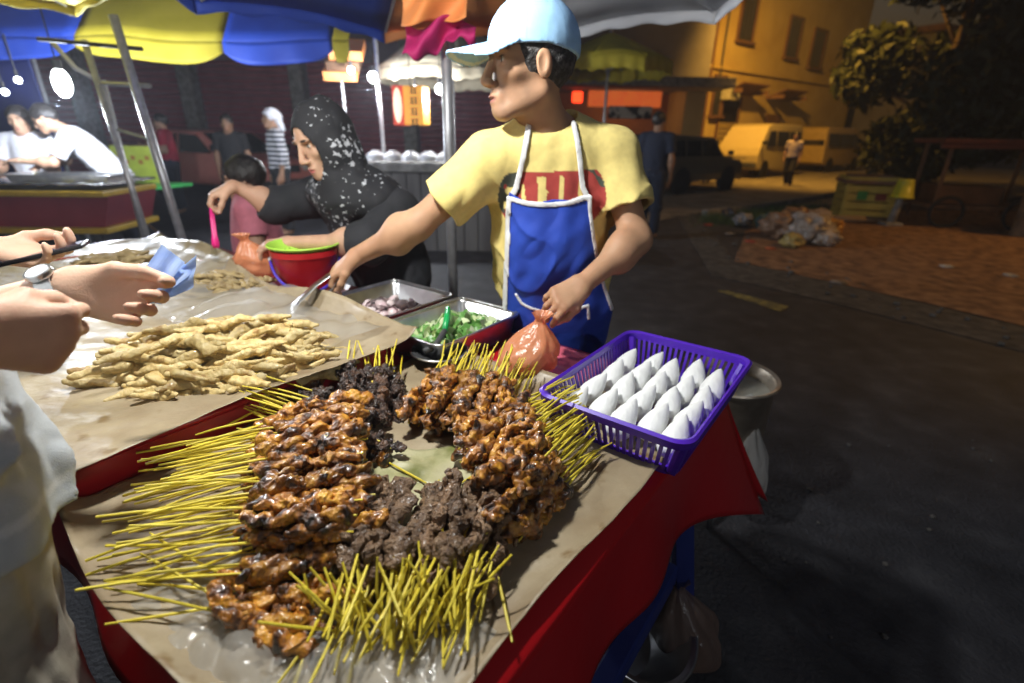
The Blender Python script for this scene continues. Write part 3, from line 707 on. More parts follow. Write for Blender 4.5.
van_glass = [[(1.50, 1.16), (1.18, 1.72), (.62, 1.72), (.62, 1.16)], [(.5, 1.16), (.5, 1.72), (-.6, 1.72), (-.6, 1.16)], [(-.72, 1.16), (-.72, 1.72), (-1.8, 1.72), (-1.8, 1.16)]]
M_VAN = mat('cream_car_paint', (.52, .44, .24), (.56, .48, .27), rough=.3, coat=.5); M_SUV = mat('dark_green_paint', (.13, .115, .085), (.15, .13, .095), rough=.25, coat=.6); M_REDCAR = mat('red_car_paint', (.72, .25, .21), (.76, .28, .23), rough=.35, coat=.4)
vw = ((1.92, 1.18), (1.33, 1.82))
car('parked_van', (10.1, 22.1, 0), (-.74, -.67), van_side, (1.35, -1.35), 1.7, .31, M_VAN, 'pale yellow van parked nose first with its windscreen towards the stall', 'van', van_glass, 2.08, .82, vw)
car('parked_van', (15.4, 26.6, 0), (.80, .60), van_side, (1.35, -1.35), 1.7, .31, mat('cream_car_paint_b', (.45, .33, .12), rough=.35, coat=.3), 'farther yellow van showing its tail at the end of the row', 'van', van_glass, 2.08, .82, vw, ((-2.08, 1.2), (-2.0, 1.75)))
suv_side = [(2.05, .45), (2.08, .8), (1.9, .98), (.95, 1.08), (.35, 1.68), (-1.75, 1.74), (-2.0, 1.5), (-2.08, .9), (-2.05, .45), (-1.9, .38), (1.9, .38)]
suv_glass = [[(.78, 1.12), (.35, 1.55), (-.28, 1.56), (-.28, 1.12)], [(-.38, 1.12), (-.38, 1.57), (-1.1, 1.58), (-1.1, 1.12)], [(-1.2, 1.12), (-1.2, 1.58), (-1.75, 1.55), (-1.85, 1.12)]]
suv = car('parked_car', (4.85, 15.2, 0), (.80, .60), suv_side, (1.25, -1.25), 1.75, .37, M_SUV, 'dark four wheel drive parked side-on in front of the shop', 'car', suv_glass, 2.06, .78, ((.98, 1.1), (.38, 1.62)), ((-2.02, 1.02), (-1.86, 1.6)))
suv.scale = (.86, .86, .86)
hat_side = [(1.9, .4), (1.92, .68), (1.7, .82), (.95, .92), (.25, 1.38), (-1.2, 1.42), (-1.75, 1.0), (-1.9, .85), (-1.9, .4), (-1.7, .3), (1.7, .3)]
hat_glass = [[(.72, .95), (.22, 1.3), (-.35, 1.32), (-.35, .95)], [(-.45, .95), (-.45, 1.32), (-1.15, 1.33), (-1.45, .98)]]
car('parked_car', (-6.7, 12.2, 0), (.90, -.43), hat_side, (1.2, -1.2), 1.6, .29, M_REDCAR, 'faded red hatchback parked behind the person in the red shirt', 'car', hat_glass, 1.9, .66, ((.98, .94), (.3, 1.34)))
mo = empty('motorcycle', (6.9, 18.0, 0), math.atan2(-.6, -.75), 'small motorcycle parked between the dark car and the pale van', 'motorcycle')
for x in (-.6, .6): 
    w_ = MB().tube([(x+.26*math.cos(a), 0, .29+.26*math.sin(a)) for a in np.linspace(0, 6.283, 24, endpoint=False)], .04, 8, closed=True).build('wheel', M_TYRE, mo, smooth=True)
    MB().lathe([(.01, .03), (.2, .01), (.2, -.01), (.01, -.03)], (x, 0, .29), 20, Matrix.Rotation(R_(90), 3, 'X')).build('rim', M_RIM, w_)
MB().prism([(-.65, .62), (-.2, .55), (.1, .5), (.3, .42), (.5, .8), (.42, .9), (.3, .75), (.05, .62), (-.1, .78), (-.7, .80)], .2, Matrix()).build('body', M_SUV, mo)
MB().box((-.35, 0, .83), (.6, .24, .09), bev=.04).build('seat', M_TYRE, mo, auto=40)
MB().tube([(.6, 0, .3), (.42, 0, .95)], .03, 8).tube([(.40, -.32, .98), (.42, 0, .95), (.40, .32, .98)], .018, 8).build('handlebar', M_TUBE, mo, smooth=True)
MB().sphere((.52, 0, .85), (.07, .09, .09)).build('headlight', mat('lens', (.8, .78, .7), rough=.1), mo, smooth=True)

# ------------------------------------------------------------------ things on the far verge
def onb(px, py): p = at(px, py); return Vector((p.x, p.y, 0.012))
M_CRATE = mat('yellow_crate_plastic', (.40, .30, .05), (.46, .36, .07), scale=6, rough=.6)
cp = onb(858, 219); ct = empty('crate', cp, R_(-18), 'yellow slatted crate with a rust brown lid standing in front of the dark trees', 'crate')
cw, cd, chh = .84, .7, .66; b = MB()
for sx in (-1, 1):
    for sy in (-1, 1): MB().box((sx*(cw/2-.05), sy*(cd/2-.05), chh/2), (.1, .1, chh), bev=.01).build('corner_post', M_CRATE, ct)
b = MB()
for k in range(5):
    z = .12+k*.15
    for s_ in (-1, 1): b.box((0, s_*(cd/2), z), (cw-.02, .03, .125), bev=.006); b.box((s_*(cw/2), 0, z), (.03, cd-.02, .125), bev=.006)
b.build('slats', M_CRATE, ct); MB().box((0, 0, chh+.035), (cw+.08, cd+.08, .07), bev=.015).box((0, 0, chh+.11), (cw*.8, cd*.7, .08), bev=.015).build('lid', M_ROOF, ct)
MB().box((-.14, -cd/2-.02, .46), (.16, .012, .16)).build('green_mark', mat('green_mark', (.05, .25, .05)), ct); MB().box((.16, -cd/2-.02, .44), (.18, .012, .12)).build('red_mark', mat('dark_red_mark', (.18, .03, .02)), ct)
pp = onb(889, 226); ps = empty('post', pp, 0, 'short leaning grey post set in the ground under a yellow bucket', 'post')
top = pd(902, 196, pp.y-.02) - pp
MB().tube([(0, 0, -.02), top*.5, top], [.07, .06, .055], 10).build('shaft', M_KERB, ps, smooth=True); MB().box((0, 0, .03), (.3, .26, .06), bev=.02).build('foot', M_KERB, ps)
bk = empty('bucket', pp+top, 0, 'bright yellow bucket upturned on the leaning post', 'bucket')
MB().lathe([(.12, .26), (.11, .28), (.0, .285)], n=20).lathe([(.17, -.03), (.18, -.03), (.18, .0), (.165, 0), (.12, .26)], n=20).build('pail', mat('yellow_pail', (.55, .52, .03), rough=.4), bk, smooth=True)
MB().tube([(.165*math.cos(a), .165*math.sin(a), -.01-.05*abs(math.sin(a))) for a in np.linspace(0, 3.14, 14)], .008, 6).build('handle', M_TUBE, bk)
lg = empty('log', onb(850, 224), R_(-8), 'long pale timber lying on the soil in front of the yellow crate', 'log')
MB().tube([(-.6, 0, .07), (.1, .02, .075), (.75, .06, .065)], [.06, .065, .05], 10).build('timber', mat('pale_wood', (.26, .18, .10), rough=.85), lg, smooth=True)
dm = empty('drum', onb(1032, 238), 0, 'rusty metal drum at the far edge of the soil', 'drum')
MB().lathe([(0, 0), (.29, 0), (.3, .02), (.29, .05), (.29, .27), (.305, .29), (.29, .31), (.29, .55), (.305, .57), (.29, .59), (.29, .85), (.31, .87), (.3, .89), (.28, .86), (0, .85)], n=28).build('barrel', mat('rust', (.10, .06, .035), (.22, .13, .07), scale=9, rough=.8, bump=.4), dm, auto=35)
MB().lathe([(0, 0), (.05, 0), (.05, .02), (0, .02)], (.12, .1, .852), 12).build('bung', M_DARKMET, dm)
hc_ = onb(962, 226); hc = empty('food_cart', hc_, R_(-14), 'derelict pushcart with a rusty red roof under the dark trees', 'cart')
MB().box((0, 0, 1.42), (1.9, 1.1, .08), bev=.02).box((0, -.5, 1.36), (1.9, .06, .1)).build('roof', mat('rusty_red_roof', (.12, .025, .012), (.08, .018, .01), rough=.7), hc)
for sx in (-1, 1):
    for sy in (-1, 1): MB().box((sx*.75, sy*.42, .75), (.05, .05, 1.3)).build('post', M_WOOD, hc)
MB().box((-.25, 0, .55), (.95, .8, .3), bev=.02).build('counter', mat('orange_brown_board', (.14, .06, .02), (.09, .04, .012), scale=5, rough=.7), hc); MB().box((0, 0, .36), (1.7, .9, .06)).build('shelf', M_WOOD, hc)
for sx in (-1, 1): MB().tube([(sx*.55+.25*math.cos(a), -.48, .27+.25*math.sin(a)) for a in np.linspace(0, 6.283, 22, endpoint=False)], .03, 8, closed=True).build('wheel', M_TYRE, hc, smooth=True)
# rubbish: each bag or scrap its own thing
lumpf = [sines(8, 1.0, 4, 40+i) for i in range(6)]
def lump(name, loc, r, m, label, cat, seed, group=None, squash=.7, amp=.22):
    bm = bmesh.new(); bmesh.ops.create_icosphere(bm, subdivisions=4, radius=1); c = np.array([v.co[:] for v in bm.verts]); d = lumpf[seed % 6](c*.9+seed)*amp
    d -= amp*.8*np.abs(lumpf[(seed+1) % 6](c*2.0))
    for v, k in zip(bm.verts, d): v.co *= (1+k); v.co.z = max(v.co.z*squash, -squash*.8); v.co *= r
    zmin = min(v.co.z for v in bm.verts)
    for v in bm.verts: v.co.z -= zmin
    me = bpy.data.meshes.new(name); bm.to_mesh(me); bm.free(); return tag(link(name, me, m, None, True, loc), label, cat, group)
def pm(n, c): return mat(n, c, tuple(x*.5 for x in c), scale=7, rough=.4)
for i, (x, y, r, c, lab) in enumerate([
    (778, 238, .30, (.34, .20, .12), 'crumpled tan rubbish bag at the left of the heap on the soil'), (806, 242, .33, (.42, .34, .28), 'large whitish rubbish bag in front of the crate'),
    (826, 236, .22, (.62, .30, .03), 'small orange rubbish bag nearest the yellow crate'), (815, 228, .24, (.45, .36, .32), 'pale pink rubbish bag at the back of the heap'),
    (793, 228, .26, (.35, .19, .10), 'brown rubbish bag at the back of the heap'), (765, 229, .19, (.05, .17, .20), 'teal plastic bag dumped on the grass verge'),
    (742, 226, .17, (.28, .28, .30), 'grey and black rubbish bag on the grass by the kerb'), (728, 219, .15, (.05, .05, .06), 'black rubbish bag nearest the end of the kerb'),
    (825, 247, .17, (.5, .42, .36), 'low off-white rubbish bag spilling towards the road'), (791, 248, .15, (.45, .33, .1), 'yellowish rubbish bag spilling towards the road')]):
    lump('rubbish_bag', onb(x, y), r, pm('bag_plastic', c), lab, 'rubbish bag', i, 'rubbish bags dumped on the verge')
for i, (x, y, c, lab) in enumerate([(708, 226, (.5, .02, .02), 'red wrapper on the broken asphalt by the kerb end'), (750, 243, (.5, .03, .03), 'red plastic scrap left of the rubbish heap'), (770, 250, (.6, .12, .03), 'orange scrap on the soil below the rubbish heap'), (946, 268, (.6, .6, .58), 'white paper scrap on the soil below the post'), (1010, 277, (.5, .48, .45), 'pale paper scrap on the soil near the drum'), (729, 235, (.4, .4, .4), 'grey paper scrap on the asphalt left of the teal bag'), (838, 284, (.3, .25, .2), 'pale scrap at the edge of the soil patch')]):
    lump('litter_scrap', onb(x, y), .075, pm('scrap', c), lab, 'litter', i+3, 'litter on the verge', squash=.18)
# stones in the broken verge
M_STONE = mat('stone', (.07, .065, .06), (.15, .14, .13), scale=8, rough=.95, bump=.6); protos = []
for i in range(5):
    o = lump('stone', (0, 0, -5), .05, M_STONE, None, None, i+1, squash=.6); protos.append(o.data); bpy.data.objects.remove(o)
for i in range(70):
    q = rng.random(); a = ed[2].lerp(ed[5], q) if i % 3 else ed[1].lerp(ed[2], q); p = a + Vector((rng.normal()*.18, -.35+rng.normal()*.42, .012))
    o = link('stone', protos[i % 5]); o.location = p; s_ = rng.uniform(.2, .65); o.scale = (s_, s_*rng.uniform(.6, 1), s_*.8); o.rotation_euler = (0, 0, rng.uniform(0, 6.28))
    tag(o, 'small grey stone in the broken asphalt strip beside the soil', 'stone', 'stones in the broken asphalt strip')
for i in range(14):
    o = link('stone', protos[i % 5]); p = at(770+rng.random()*230, 430+rng.random()*230); o.location = (p.x, p.y, .001); s_ = rng.uniform(.1, .22); o.scale = (s_,)*3
    tag(o, 'tiny stone lying on the dark road beside the table', 'stone', 'tiny stones on the road')
# ------------------------------------------------------------------ canopies and stands
M_YEL = mat('yellow_canvas', (.52, .42, .02), (.62, .50, .04), scale=3, rough=.7, bump=.15, bscale=18)
M_BLU = mat('blue_canvas', (.018, .062, .46), (.026, .085, .56), scale=3, rough=.6, bump=.15, bscale=18)
M_WHI = mat('white_canvas', (.60, .60, .62), (.70, .70, .70), scale=3, rough=.7, bump=.15, bscale=18)
M_ORA = mat('orange_canvas', (.85, .26, .06), (.90, .36, .12), scale=3, rough=.7, bump=.1, bscale=18)
M_MAG = mat('magenta_cloth', (.45, .01, .12), (.6, .02, .18), scale=3, rough=.7)
M_BEI = mat('beige_canvas', (.40, .34, .24), (.48, .42, .30), scale=3, rough=.75, bump=.15, bscale=18)
def umbrella(loc, R, hem, apex, mats, rot, label, val=.16, pole=True, sag=.10, base=True, n=8):
    t = empty('stall_umbrella', loc, label=label, cat='umbrella', group=None)
    mm = []; 
    for m in mats:
        if m not in mm: mm.append(m)
    b = MB(); N = 9; K = 8
    def pt(i, a_, u):
        a0, a1 = rot+2*math.pi*i/n, rot+2*math.pi*(i+1)/n
        x = (1-a_)*math.cos(a0)+a_*math.cos(a1); y = (1-a_)*math.sin(a0)+a_*math.sin(a1)
        s_ = sag*math.sin(math.pi*a_)*u*u; z = apex-(apex-hem)*u**1.15 + s_*.45
        return Vector((x*R*u, y*R*u, z))
    for i in range(n):
        b.mat(mm.index(mats[i]))
        b.grid(lambda a_, u: pt(i, a_, max(.02, u)), N, K)
        def vf(a_, u):
            p = pt(i, a_, 1.0); o = Vector((p.x, p.y, 0)).normalized(); w = .012*math.sin(a_*22+i*2)
            return p + o*(w*u+.006*u) - ZZ*(val*u + .018*u*math.cos(a_*math.pi*2*4)*.5)
        b.grid(vf, 33, 4)
    b.build('canopy', mm, t, smooth=True, fix=False, solid=.003)
    for i in range(n):
        a0 = rot+2*math.pi*i/n; r = MB(); r.tube([(.05*math.cos(a0), .05*math.sin(a0), apex-.05), (R*.55*math.cos(a0), R*.55*math.sin(a0), apex-(apex-hem)*.52-.03), (R*.97*math.cos(a0), R*.97*math.sin(a0), hem-.005)], .009, 6)
        r.tube([(.04*math.cos(a0), .04*math.sin(a0), apex-.55), (R*.5*math.cos(a0), R*.5*math.sin(a0), apex-(apex-hem)*.46-.035)], .008, 6).build('rib', M_TUBE, t)
    if pole: MB().tube([(0, 0, 0), (0, 0, apex+.05)], .026, 14).build('pole', M_TUBE, t, smooth=True)
    if base: MB().lathe([(0, .06), (.22, .06), (.25, .03), (.25, 0), (0, 0)], n=24).build('base', M_KERB, t, auto=40)
    return t
W_, B_, Y_, O2, Z_ = M_WHI, M_BLU, M_YEL, M_ORA, M_BEI
# vertices at 23, 68, 113, 158 ... degrees
umbrella((-.33, 2.66, 0), 1.56, 2.06, 2.55, [W_, O2, B_, B_, Y_, W_, B_, W_], R_(23), 'big white, orange and blue umbrella over the satay table on a steel pole', val=.06)
umbrella((-3.45, 2.50, 0), 1.72, 2.20, 2.7, [Y_, Y_, Y_, B_, Y_, B_, Y_, B_], R_(36), 'yellow panelled umbrella nearest the camera over the far end of the table', val=.05)
aw = empty('awning', (-3.2, 6.0, 0), label='large blue and yellow striped awning sloping over the cart stall', cat='awning')
b = MB(); hx = [pd(x_, 60, 5.7).x for x_ in (-150, 84, 228, 336, 352)]; fw = sines(6, .4, 2, 29)
for k in range(4):
    b.mat((0, 1, 0, 1)[k]); x0, x1 = hx[k], hx[k+1]
    def slope(u_, v_, x0=x0, x1=x1): 
        x = x0+(x1-x0)*u_; z = 2.22+1.5*v_ - .06*math.sin(math.pi*u_)*(1-v_)*0 + .03*float(fw(np.array((x, v_*2, 0)))); return Vector((x+3.2, -.35+1.35*v_, z))
    def val(u_, v_, x0=x0, x1=x1):
        x = x0+(x1-x0)*u_; d_ = .20*(1-.55*abs(2*u_-1)**5); return Vector((x+3.2, -.35-.012*math.sin(x*14)*v_-.01*v_, 2.22+.03*float(fw(np.array((x, 0, 0))))-d_*v_))
    b.grid(slope, 16, 14).grid(val, 24, 6)
b.build('canopy', [M_BLU, M_YEL], aw, smooth=True, fix=False, solid=.004)
for x_ in (hx[0]+.3, hx[4]-.05): MB().tube([(x_+3.2, .9, 0), (x_+3.2, .9, 3.5)], .025, 10).build('pole', M_TUBE, aw, smooth=True)
umbrella((-.95, 8.3, 0), 1.15, 2.2, 3.0, [Z_]*8, R_(10), 'beige peaked umbrella behind the woman in the head scarf', val=.16)
umbrella((1.55, 9.6, 0), 1.05, 2.55, 3.0, [Y_]*8, R_(22), 'small plain yellow umbrella in front of the grey shop', val=.22)
tp = empty('tarp_screen', (-6.1, 6.4, 0), R_(6), 'deep blue tarpaulin screen hung behind the couple at the cart', 'tarp')
ft = sines(8, .6, 3, 66)
MB().grid(lambda u_, v_: Vector((-2.2+2.75*u_, .05*float(ft(np.array((u_*4, v_*.6, 0)))), .25+1.9*v_-.05*math.sin(math.pi*u_*3)**2*v_)), 60, 24).build('sheet', mat('navy_tarp', (.010, .022, .17), (.014, .032, .23), scale=3, rough=.55, bump=.15, bscale=18), tp, smooth=True, fix=False, solid=.003)
for x_ in (-2.22, .57): MB().tube([(x_, .03, 0), (x_, .03, 2.3)], .022, 8).build('pole', M_TUBE, tp, smooth=True)
# orange blocks of an awning beside the beige umbrella
ow = empty('awning', (-2.4, 7.6, 0), label='orange and brown striped awning scrap beside the beige umbrella', cat='awning')
for k, (z, m) in enumerate([(2.42, M_ORA), (2.30, M_WOOD), (2.18, M_ORA)]):
    MB().box((.15-.05*k, 0, z), (.42, .5, .11), rot=Euler((R_(25), 0, R_(8)))).build('orange_stripe' if m is M_ORA else 'brown_stripe', m, ow)
MB().tube([(.0, .1, 0), (0, .1, 2.4)], .022, 8).build('pole', M_TUBE, ow)
# magenta cloth tied to the pole of the big umbrella
c0 = Vector((-.27, 2.55, 0)); b = MB(); fcl = sines(6, 2, 7, 77)
def cl(u_, v_):
    p = pd(404+72*u_, 22+(34-14*u_)*v_ + 6*math.sin(u_*7), 2.50); return p + Vector((0, .05*math.sin(u_*9+v_*4), .012*math.sin(u_*25)*v_))
b.grid(cl, 34, 14)
b2 = MB().grid(lambda u_, v_: pd(401+66*u_, -14+(40-8*u_)*v_+3*math.sin(u_*9), 2.44)+Vector((0, .04*math.sin(u_*8+v_*3), 0)), 30, 14)  # added facing the lamp so the orange umbrella panel looks lit
tag(b2.build('hanging_cloth', M_ORA, smooth=True, fix=False, solid=.004), 'peach orange cloth added above the magenta one to stand in for the lit umbrella panel', 'cloth')
tag(b.build('hanging_cloth', M_MAG, smooth=True, fix=False, solid=.004), 'crumpled magenta cloth hung from the steel umbrella pole beside the light blue cap', 'cloth')
# leaning steel stand
st = empty('umbrella_stand', (0, 0, 0), label='leaning frame of steel tubes with crossbars between the two stalls', cat='stand')
def line2(a, b_, Y, down=True):
    p, q = pd(*a, Y), pd(*b_, Y)
    if down: q = p + (q-p)*(p.z/(p.z-q.z))
    return p, q
p, q = line2((113, 15), (181, 235), 3.5); st.location = (q.x, q.y, 0)
def SP(mb, n, m, **k): o = mb.build(n, m, None, **k); o.parent = st; o.matrix_parent_inverse = Matrix.Translation(st.location).inverted(); return o
SP(MB().tube([p, q], .026, 12), 'main_pole', M_TUBE, smooth=True)
p2, q2 = line2((84, 40), (150, 245), 3.7); SP(MB().tube([p2, q2], .020, 10), 'leg', M_TUBE, smooth=True)
p3, q3 = line2((103, 80), (143, 235), 3.9); SP(MB().tube([pd(52, 42, 3.8), pd(75, 68, 3.8), pd(100, 82, 3.85), p3, q3], .016, 8), 'bent_leg', M_WHI, smooth=True)
SP(MB().tube([pd(38, 39, 3.65), pd(142, 49, 3.5)], .013, 8), 'crossbar', M_DARKMET); SP(MB().tube([pd(100, 83, 3.7), pd(150, 86, 3.5)], .013, 8), 'crossbar', M_TUBE); SP(MB().tube([pd(118, 130, 3.7), pd(152, 140, 3.5)], .012, 8), 'crossbar', M_TUBE)
# stall lamp over the food (its light is in the lamp list at the top), hangs from the big umbrella
lp = empty('stall_or_fill_lamp', STALL_LAMP, label='bare white bulb hanging on a cord from the umbrella over the satay', cat='lamp')
lp2 = empty('stall_or_fill_lamp', FILL_LAMP2, label='bare white bulb added out of view over the far papers to light the faces', cat='lamp')
MB().lathe([(0, -.13), (.022, -.125), (.034, -.10), (.036, -.075), (.026, -.04), (.016, -.02), (.016, 0)], n=20).build('bulb', glow('bulb_white', (1, .97, .88), 14), lp, smooth=True)
MB().lathe([(.018, -.02), (.022, .0), (.02, .05), (.006, .06)], n=16).build('socket', M_DARKMET, lp, smooth=True); MB().tube([(0, 0, .05), (.01, .02, .07), (.10, .30, .10), (.19, .62, .02)], .004, 6).build('cord', M_DARKMET, lp)
ol = empty('stall_or_fill_lamp', FILL_LAMP, label='bare white fill bulb added on a steel pole out of view behind the camera', cat='lamp')
MB().lathe([(0, -.13), (.022, -.125), (.034, -.10), (.036, -.075), (.026, -.04), (.016, -.02), (.016, 0)], n=20).build('bulb', bpy.data.materials['bulb_white'], ol, smooth=True)
MB().lathe([(.018, -.02), (.022, .0), (.02, .05), (.006, .06)], n=16).build('socket', M_DARKMET, ol, smooth=True); MB().tube([(0, 0, .05), (.05, 0, .2), (.25, -.05, .2), (.25, -.05, -2.7)], .014, 8).build('pole', M_TUBE, ol)
for ch in list(lp.children): c = ch.copy(); COL.objects.link(c); c.parent = lp2
vl = empty('street_lamp', (VERGE_LAMP[0]+.8, VERGE_LAMP[1], 0), label='street lamp on a steel pole over the soil patch', cat='street lamp')
MB().tube([(0, 0, 0), (0, 0, 6.3), (-.2, 0, 6.7), (-.8, 0, 6.8)], [.08, .06, .045, .04], 10).build('pole', M_TUBE, vl, smooth=True); MB().box((-.85, 0, 6.78), (.6, .25, .14), bev=.04).build('lantern', M_DARKMET, vl)
# street lamp beyond the trees
sl = empty('street_lamp', (STREET_LAMP[0]-1.3, STREET_LAMP[1]+1.9, 5.6), label='sodium street lamp on a bracket high on the grey shop wall', cat='street lamp')
MB().tube([(-.6, .5, 0), (-.3, 0, 1.2), (0, -1.0, 1.62), (.38, -1.75, 1.66)], [.05, .045, .04, .035], 10).build('bracket', M_TUBE, sl, smooth=True); MB().box((.4, -1.9, 1.64), (.3, .7, .14), bev=.04).build('lantern', M_DARKMET, sl)
MB().box((.4, -1.95, 1.555), (.2, .5, .03)).build('lens', glow('sodium_lens', (1, .5, .08), 6), sl)
# bulbs of the other stalls
def bulb(px, py, Yd, r, en, col, label, strength=30, cordlen=.3, long_=1.0):
    p = pd(px, py, Yd); t = empty('hanging_bulb', p, label=label, cat='light bulb')
    MB().sphere((0, 0, 0), (r, r, r*long_), 3).build('bulb', glow('bulb_glow', (.93, .97, 1.0), strength), t, smooth=True)
    MB().tube([(0, 0, r*long_*.9), (0, 0, r*long_+.06)], r*.5, 10).build('socket', M_DARKMET, t); MB().tube([(0, 0, r*long_+.05), (0, 0, cordlen)], .006, 5).build('cord', M_DARKMET, t)
    if en: point_light('hanging_bulb_light', (p.x, p.y-.03, p.z-r*long_-.06), en, col, r)
bulb(62, 83, 4.55, .062, 210, (.80, .88, 1.0), 'brightest oval white bulb hanging above the couple at the cart stall', 40, .55, 1.7)
bulb(373, 77, 6.9, .060, 140, (.9, .95, 1), 'round white bulb left of the yellow lantern sign', 30, .35)
bulb(440, 89, 6.8, .055, 75, (.9, .95, 1), 'round white bulb right of the yellow lantern sign', 30, .4)
bulb(415, 88, 7.6, .035, 0, None, 'small white bulb just above the yellow lantern sign', 20, .4)
bulb(351, 70, 7.2, .04, 0, None, 'small white bulb at the edge of the beige umbrella', 20, .3)
bulb(18, 80, 5.6, .03, 0, None, 'tiny white bulb at the far left of the cart stall', 14, .4); bulb(5, 92, 5.6, .03, 0, None, 'tiny yellowish bulb lowest at the far left of the cart stall', 14, .4)
# yellow lantern sign
lp_ = pd(411, 106, 6.6); ls = empty('lantern_sign', lp_, R_(-12), 'yellow box lantern with a red edge, a white oval and a column of dark characters', 'sign')
hh = .42; M_LAN = glow('lantern_yellow', (.95, .42, .05), .55)
MB().box((.07, 0, 0), (.24, .22, hh), bev=.015).build('lantern_box', M_LAN, ls)
MB().box((-.125, 0, 0), (.14, .20, hh*1.02), bev=.012).build('side_panel', glow('lantern_red', (.7, .07, .03), .5), ls)
MB().sphere((-.125, -.10, .0), (.055, .012, .19), 3).build('white_oval', glow('lantern_white', (1, .85, .6), .9), ls, smooth=True)
b = MB(); 
for k in range(4):
    z = .17-k*.115
    for (dx, dz, w, h) in [(0, .03, .085, .012), (0, -.005, .07, .012), (-.03, -.005, .012, .075), (.03, -.01, .012, .065), (0, -.038, .085, .012)]: b.box((.085+dx*(1 if k % 2 else .8), -.1115, z+dz*(.9 if k % 2 else 1)), (w, .006, h))
b.build('lettering', mat('dark_red_ink', (.10, .02, .01)), ls); MB().tube([(0, 0, hh/2), (0, 0, hh/2+.45)], .006, 5).build('cord', M_DARKMET, ls)
# grey wall with upturned white bowls
wl_ = empty('low_wall', (-.95, 6.6, 0), R_(2), 'grey panelled counter wall behind the woman carrying white bowls', 'wall')
MB().box((.05, 0, 1.02), (2.3, .5, .10), bev=.015).build('coping', M_KERB, wl_)
b = MB()
for k in range(13): b.box((-1.0+.175*k, 0, .485), (.165, .34, .97), bev=.01)
b.build('panels', mat('weathered_board', (.10, .09, .09), (.20, .19, .18), scale=3, rough=.9, bump=.4, stretch=(1, 1, .2)), wl_)
bw = None
for k in range(5):
    p = pd(376+17.5*k, 157, 6.5); p.z = 1.095
    if bw is None:
        bw = empty('bowl', p, label='white bowl turned upside down in the row on the grey counter wall', cat='bowl', group='white bowls on the grey counter wall')
        MB().lathe([(.125, 0), (.128, .012), (.115, .05), (.08, .085), (.05, .098), (.05, .112), (.0, .112)], n=24).build('bowl_body', mat('white_melamine', (.78, .78, .78), rough=.25, emit=None), bw, smooth=True)
        MB().tube([(.127*math.cos(a), .127*math.sin(a), .006) for a in np.linspace(0, 6.283, 24, endpoint=False)], .006, 6, closed=True).build('rim', bpy.data.materials['white_melamine'], bw)
    else: c = copy_tree(bw); c.location = p
# ------------------------------------------------------------------ cart stall at the left
cy = 4.75; cl_ = pd(-60, 187, cy); cr = pd(126, 181, cy); cz = .93
ca = empty('food_cart', ((cl_.x+cr.x)/2, cy, 0), R_(4), 'maroon cart stall with yellow trim and a silver foil top behind the leaning frame', 'cart')
cw = (cr.x-cl_.x); b = MB()
b.grid(lambda u_, v_: Vector((-cw/2+cw*u_, -.38+.76*v_, cz+.02+.010*math.sin(u_*60+3*math.sin(v_*9))*math.sin(v_*14+u_*11))), 60, 16)
b.build('foil_top', mat('silver_foil', (.7, .7, .72), rough=.25, metal=1.0, bump=.5, bscale=25), ca, smooth=True, fix=False, solid=.02)
MB().prism([(-cw/2, cz-.08), (cw/2, cz-.08), (cw/2-.10, cz-.34), (-cw/2, cz-.34)], .70, Matrix()).build('side_panel', mat('maroon_board', (.20, .015, .03), (.26, .03, .045), scale=3, rough=.4), ca)
for z, w_ in [(cz-.055, cw+.02), (cz-.37, cw-.08)]: MB().box((-.02, -.0, z), (w_, .78, .05), bev=.01).build('yellow_trim', mat('yellow_trim_paint', (.55, .36, .03), rough=.4), ca)
for sx in (-1, 1):
    for sy in (-1, 1): MB().box((sx*(cw/2-.2), sy*.3, .28), (.06, .06, .56)).build('leg', M_DARKMET, ca)
MB().box((0, 0, .2), (cw*.8, .6, .04)).build('shelf', M_DARKMET, ca)
tr = empty('tray', ca.location+Vector((.45, -.1, cz+.032)), R_(6), 'shallow steel tray on the silver top of the maroon cart', 'tray')
MB().grid(lambda u_, v_: Vector((-.45+.9*u_, -.18+.36*v_, .0 if .06 < u_ < .94 and .1 < v_ < .9 else .06)), 40, 20).build('pan', M_STEEL, tr, auto=40, fix=False, solid=.006)
# green table and its board
gp_ = pd(140, 178, 6.6); gt = empty('folding_table', (gp_.x, 6.6, 0), R_(-8), 'green topped folding table with a lime board behind the leaning frame', 'table')
MB().box((0, 0, .74), (.95, .6, .04), bev=.01).build('tabletop', mat('green_top', (.04, .35, .08), rough=.4), gt)
for sx in (-1, 1): MB().tube([(sx*.35, -.25, .72), (-sx*.25, .0, .0)], .014, 6).build('leg', M_WOOD, gt)
bd = empty('menu_board', Vector((gp_.x-.12, 6.75, .76)), R_(-8), 'lime yellow board with faint red and green blots standing on the green table', 'sign')
MB().box((0, 0, .22), (.62, .03, .44), bev=.008).build('board', mat('lime_board', (.42, .50, .06), rough=.5), bd)
b = MB()
for k in range(5): b.box((-.2+.1*k, -.017, .30-.05*(k % 2)), (.06, .004, .05))
b.build('blots', mat('faint_red', (.35, .16, .03)), bd)
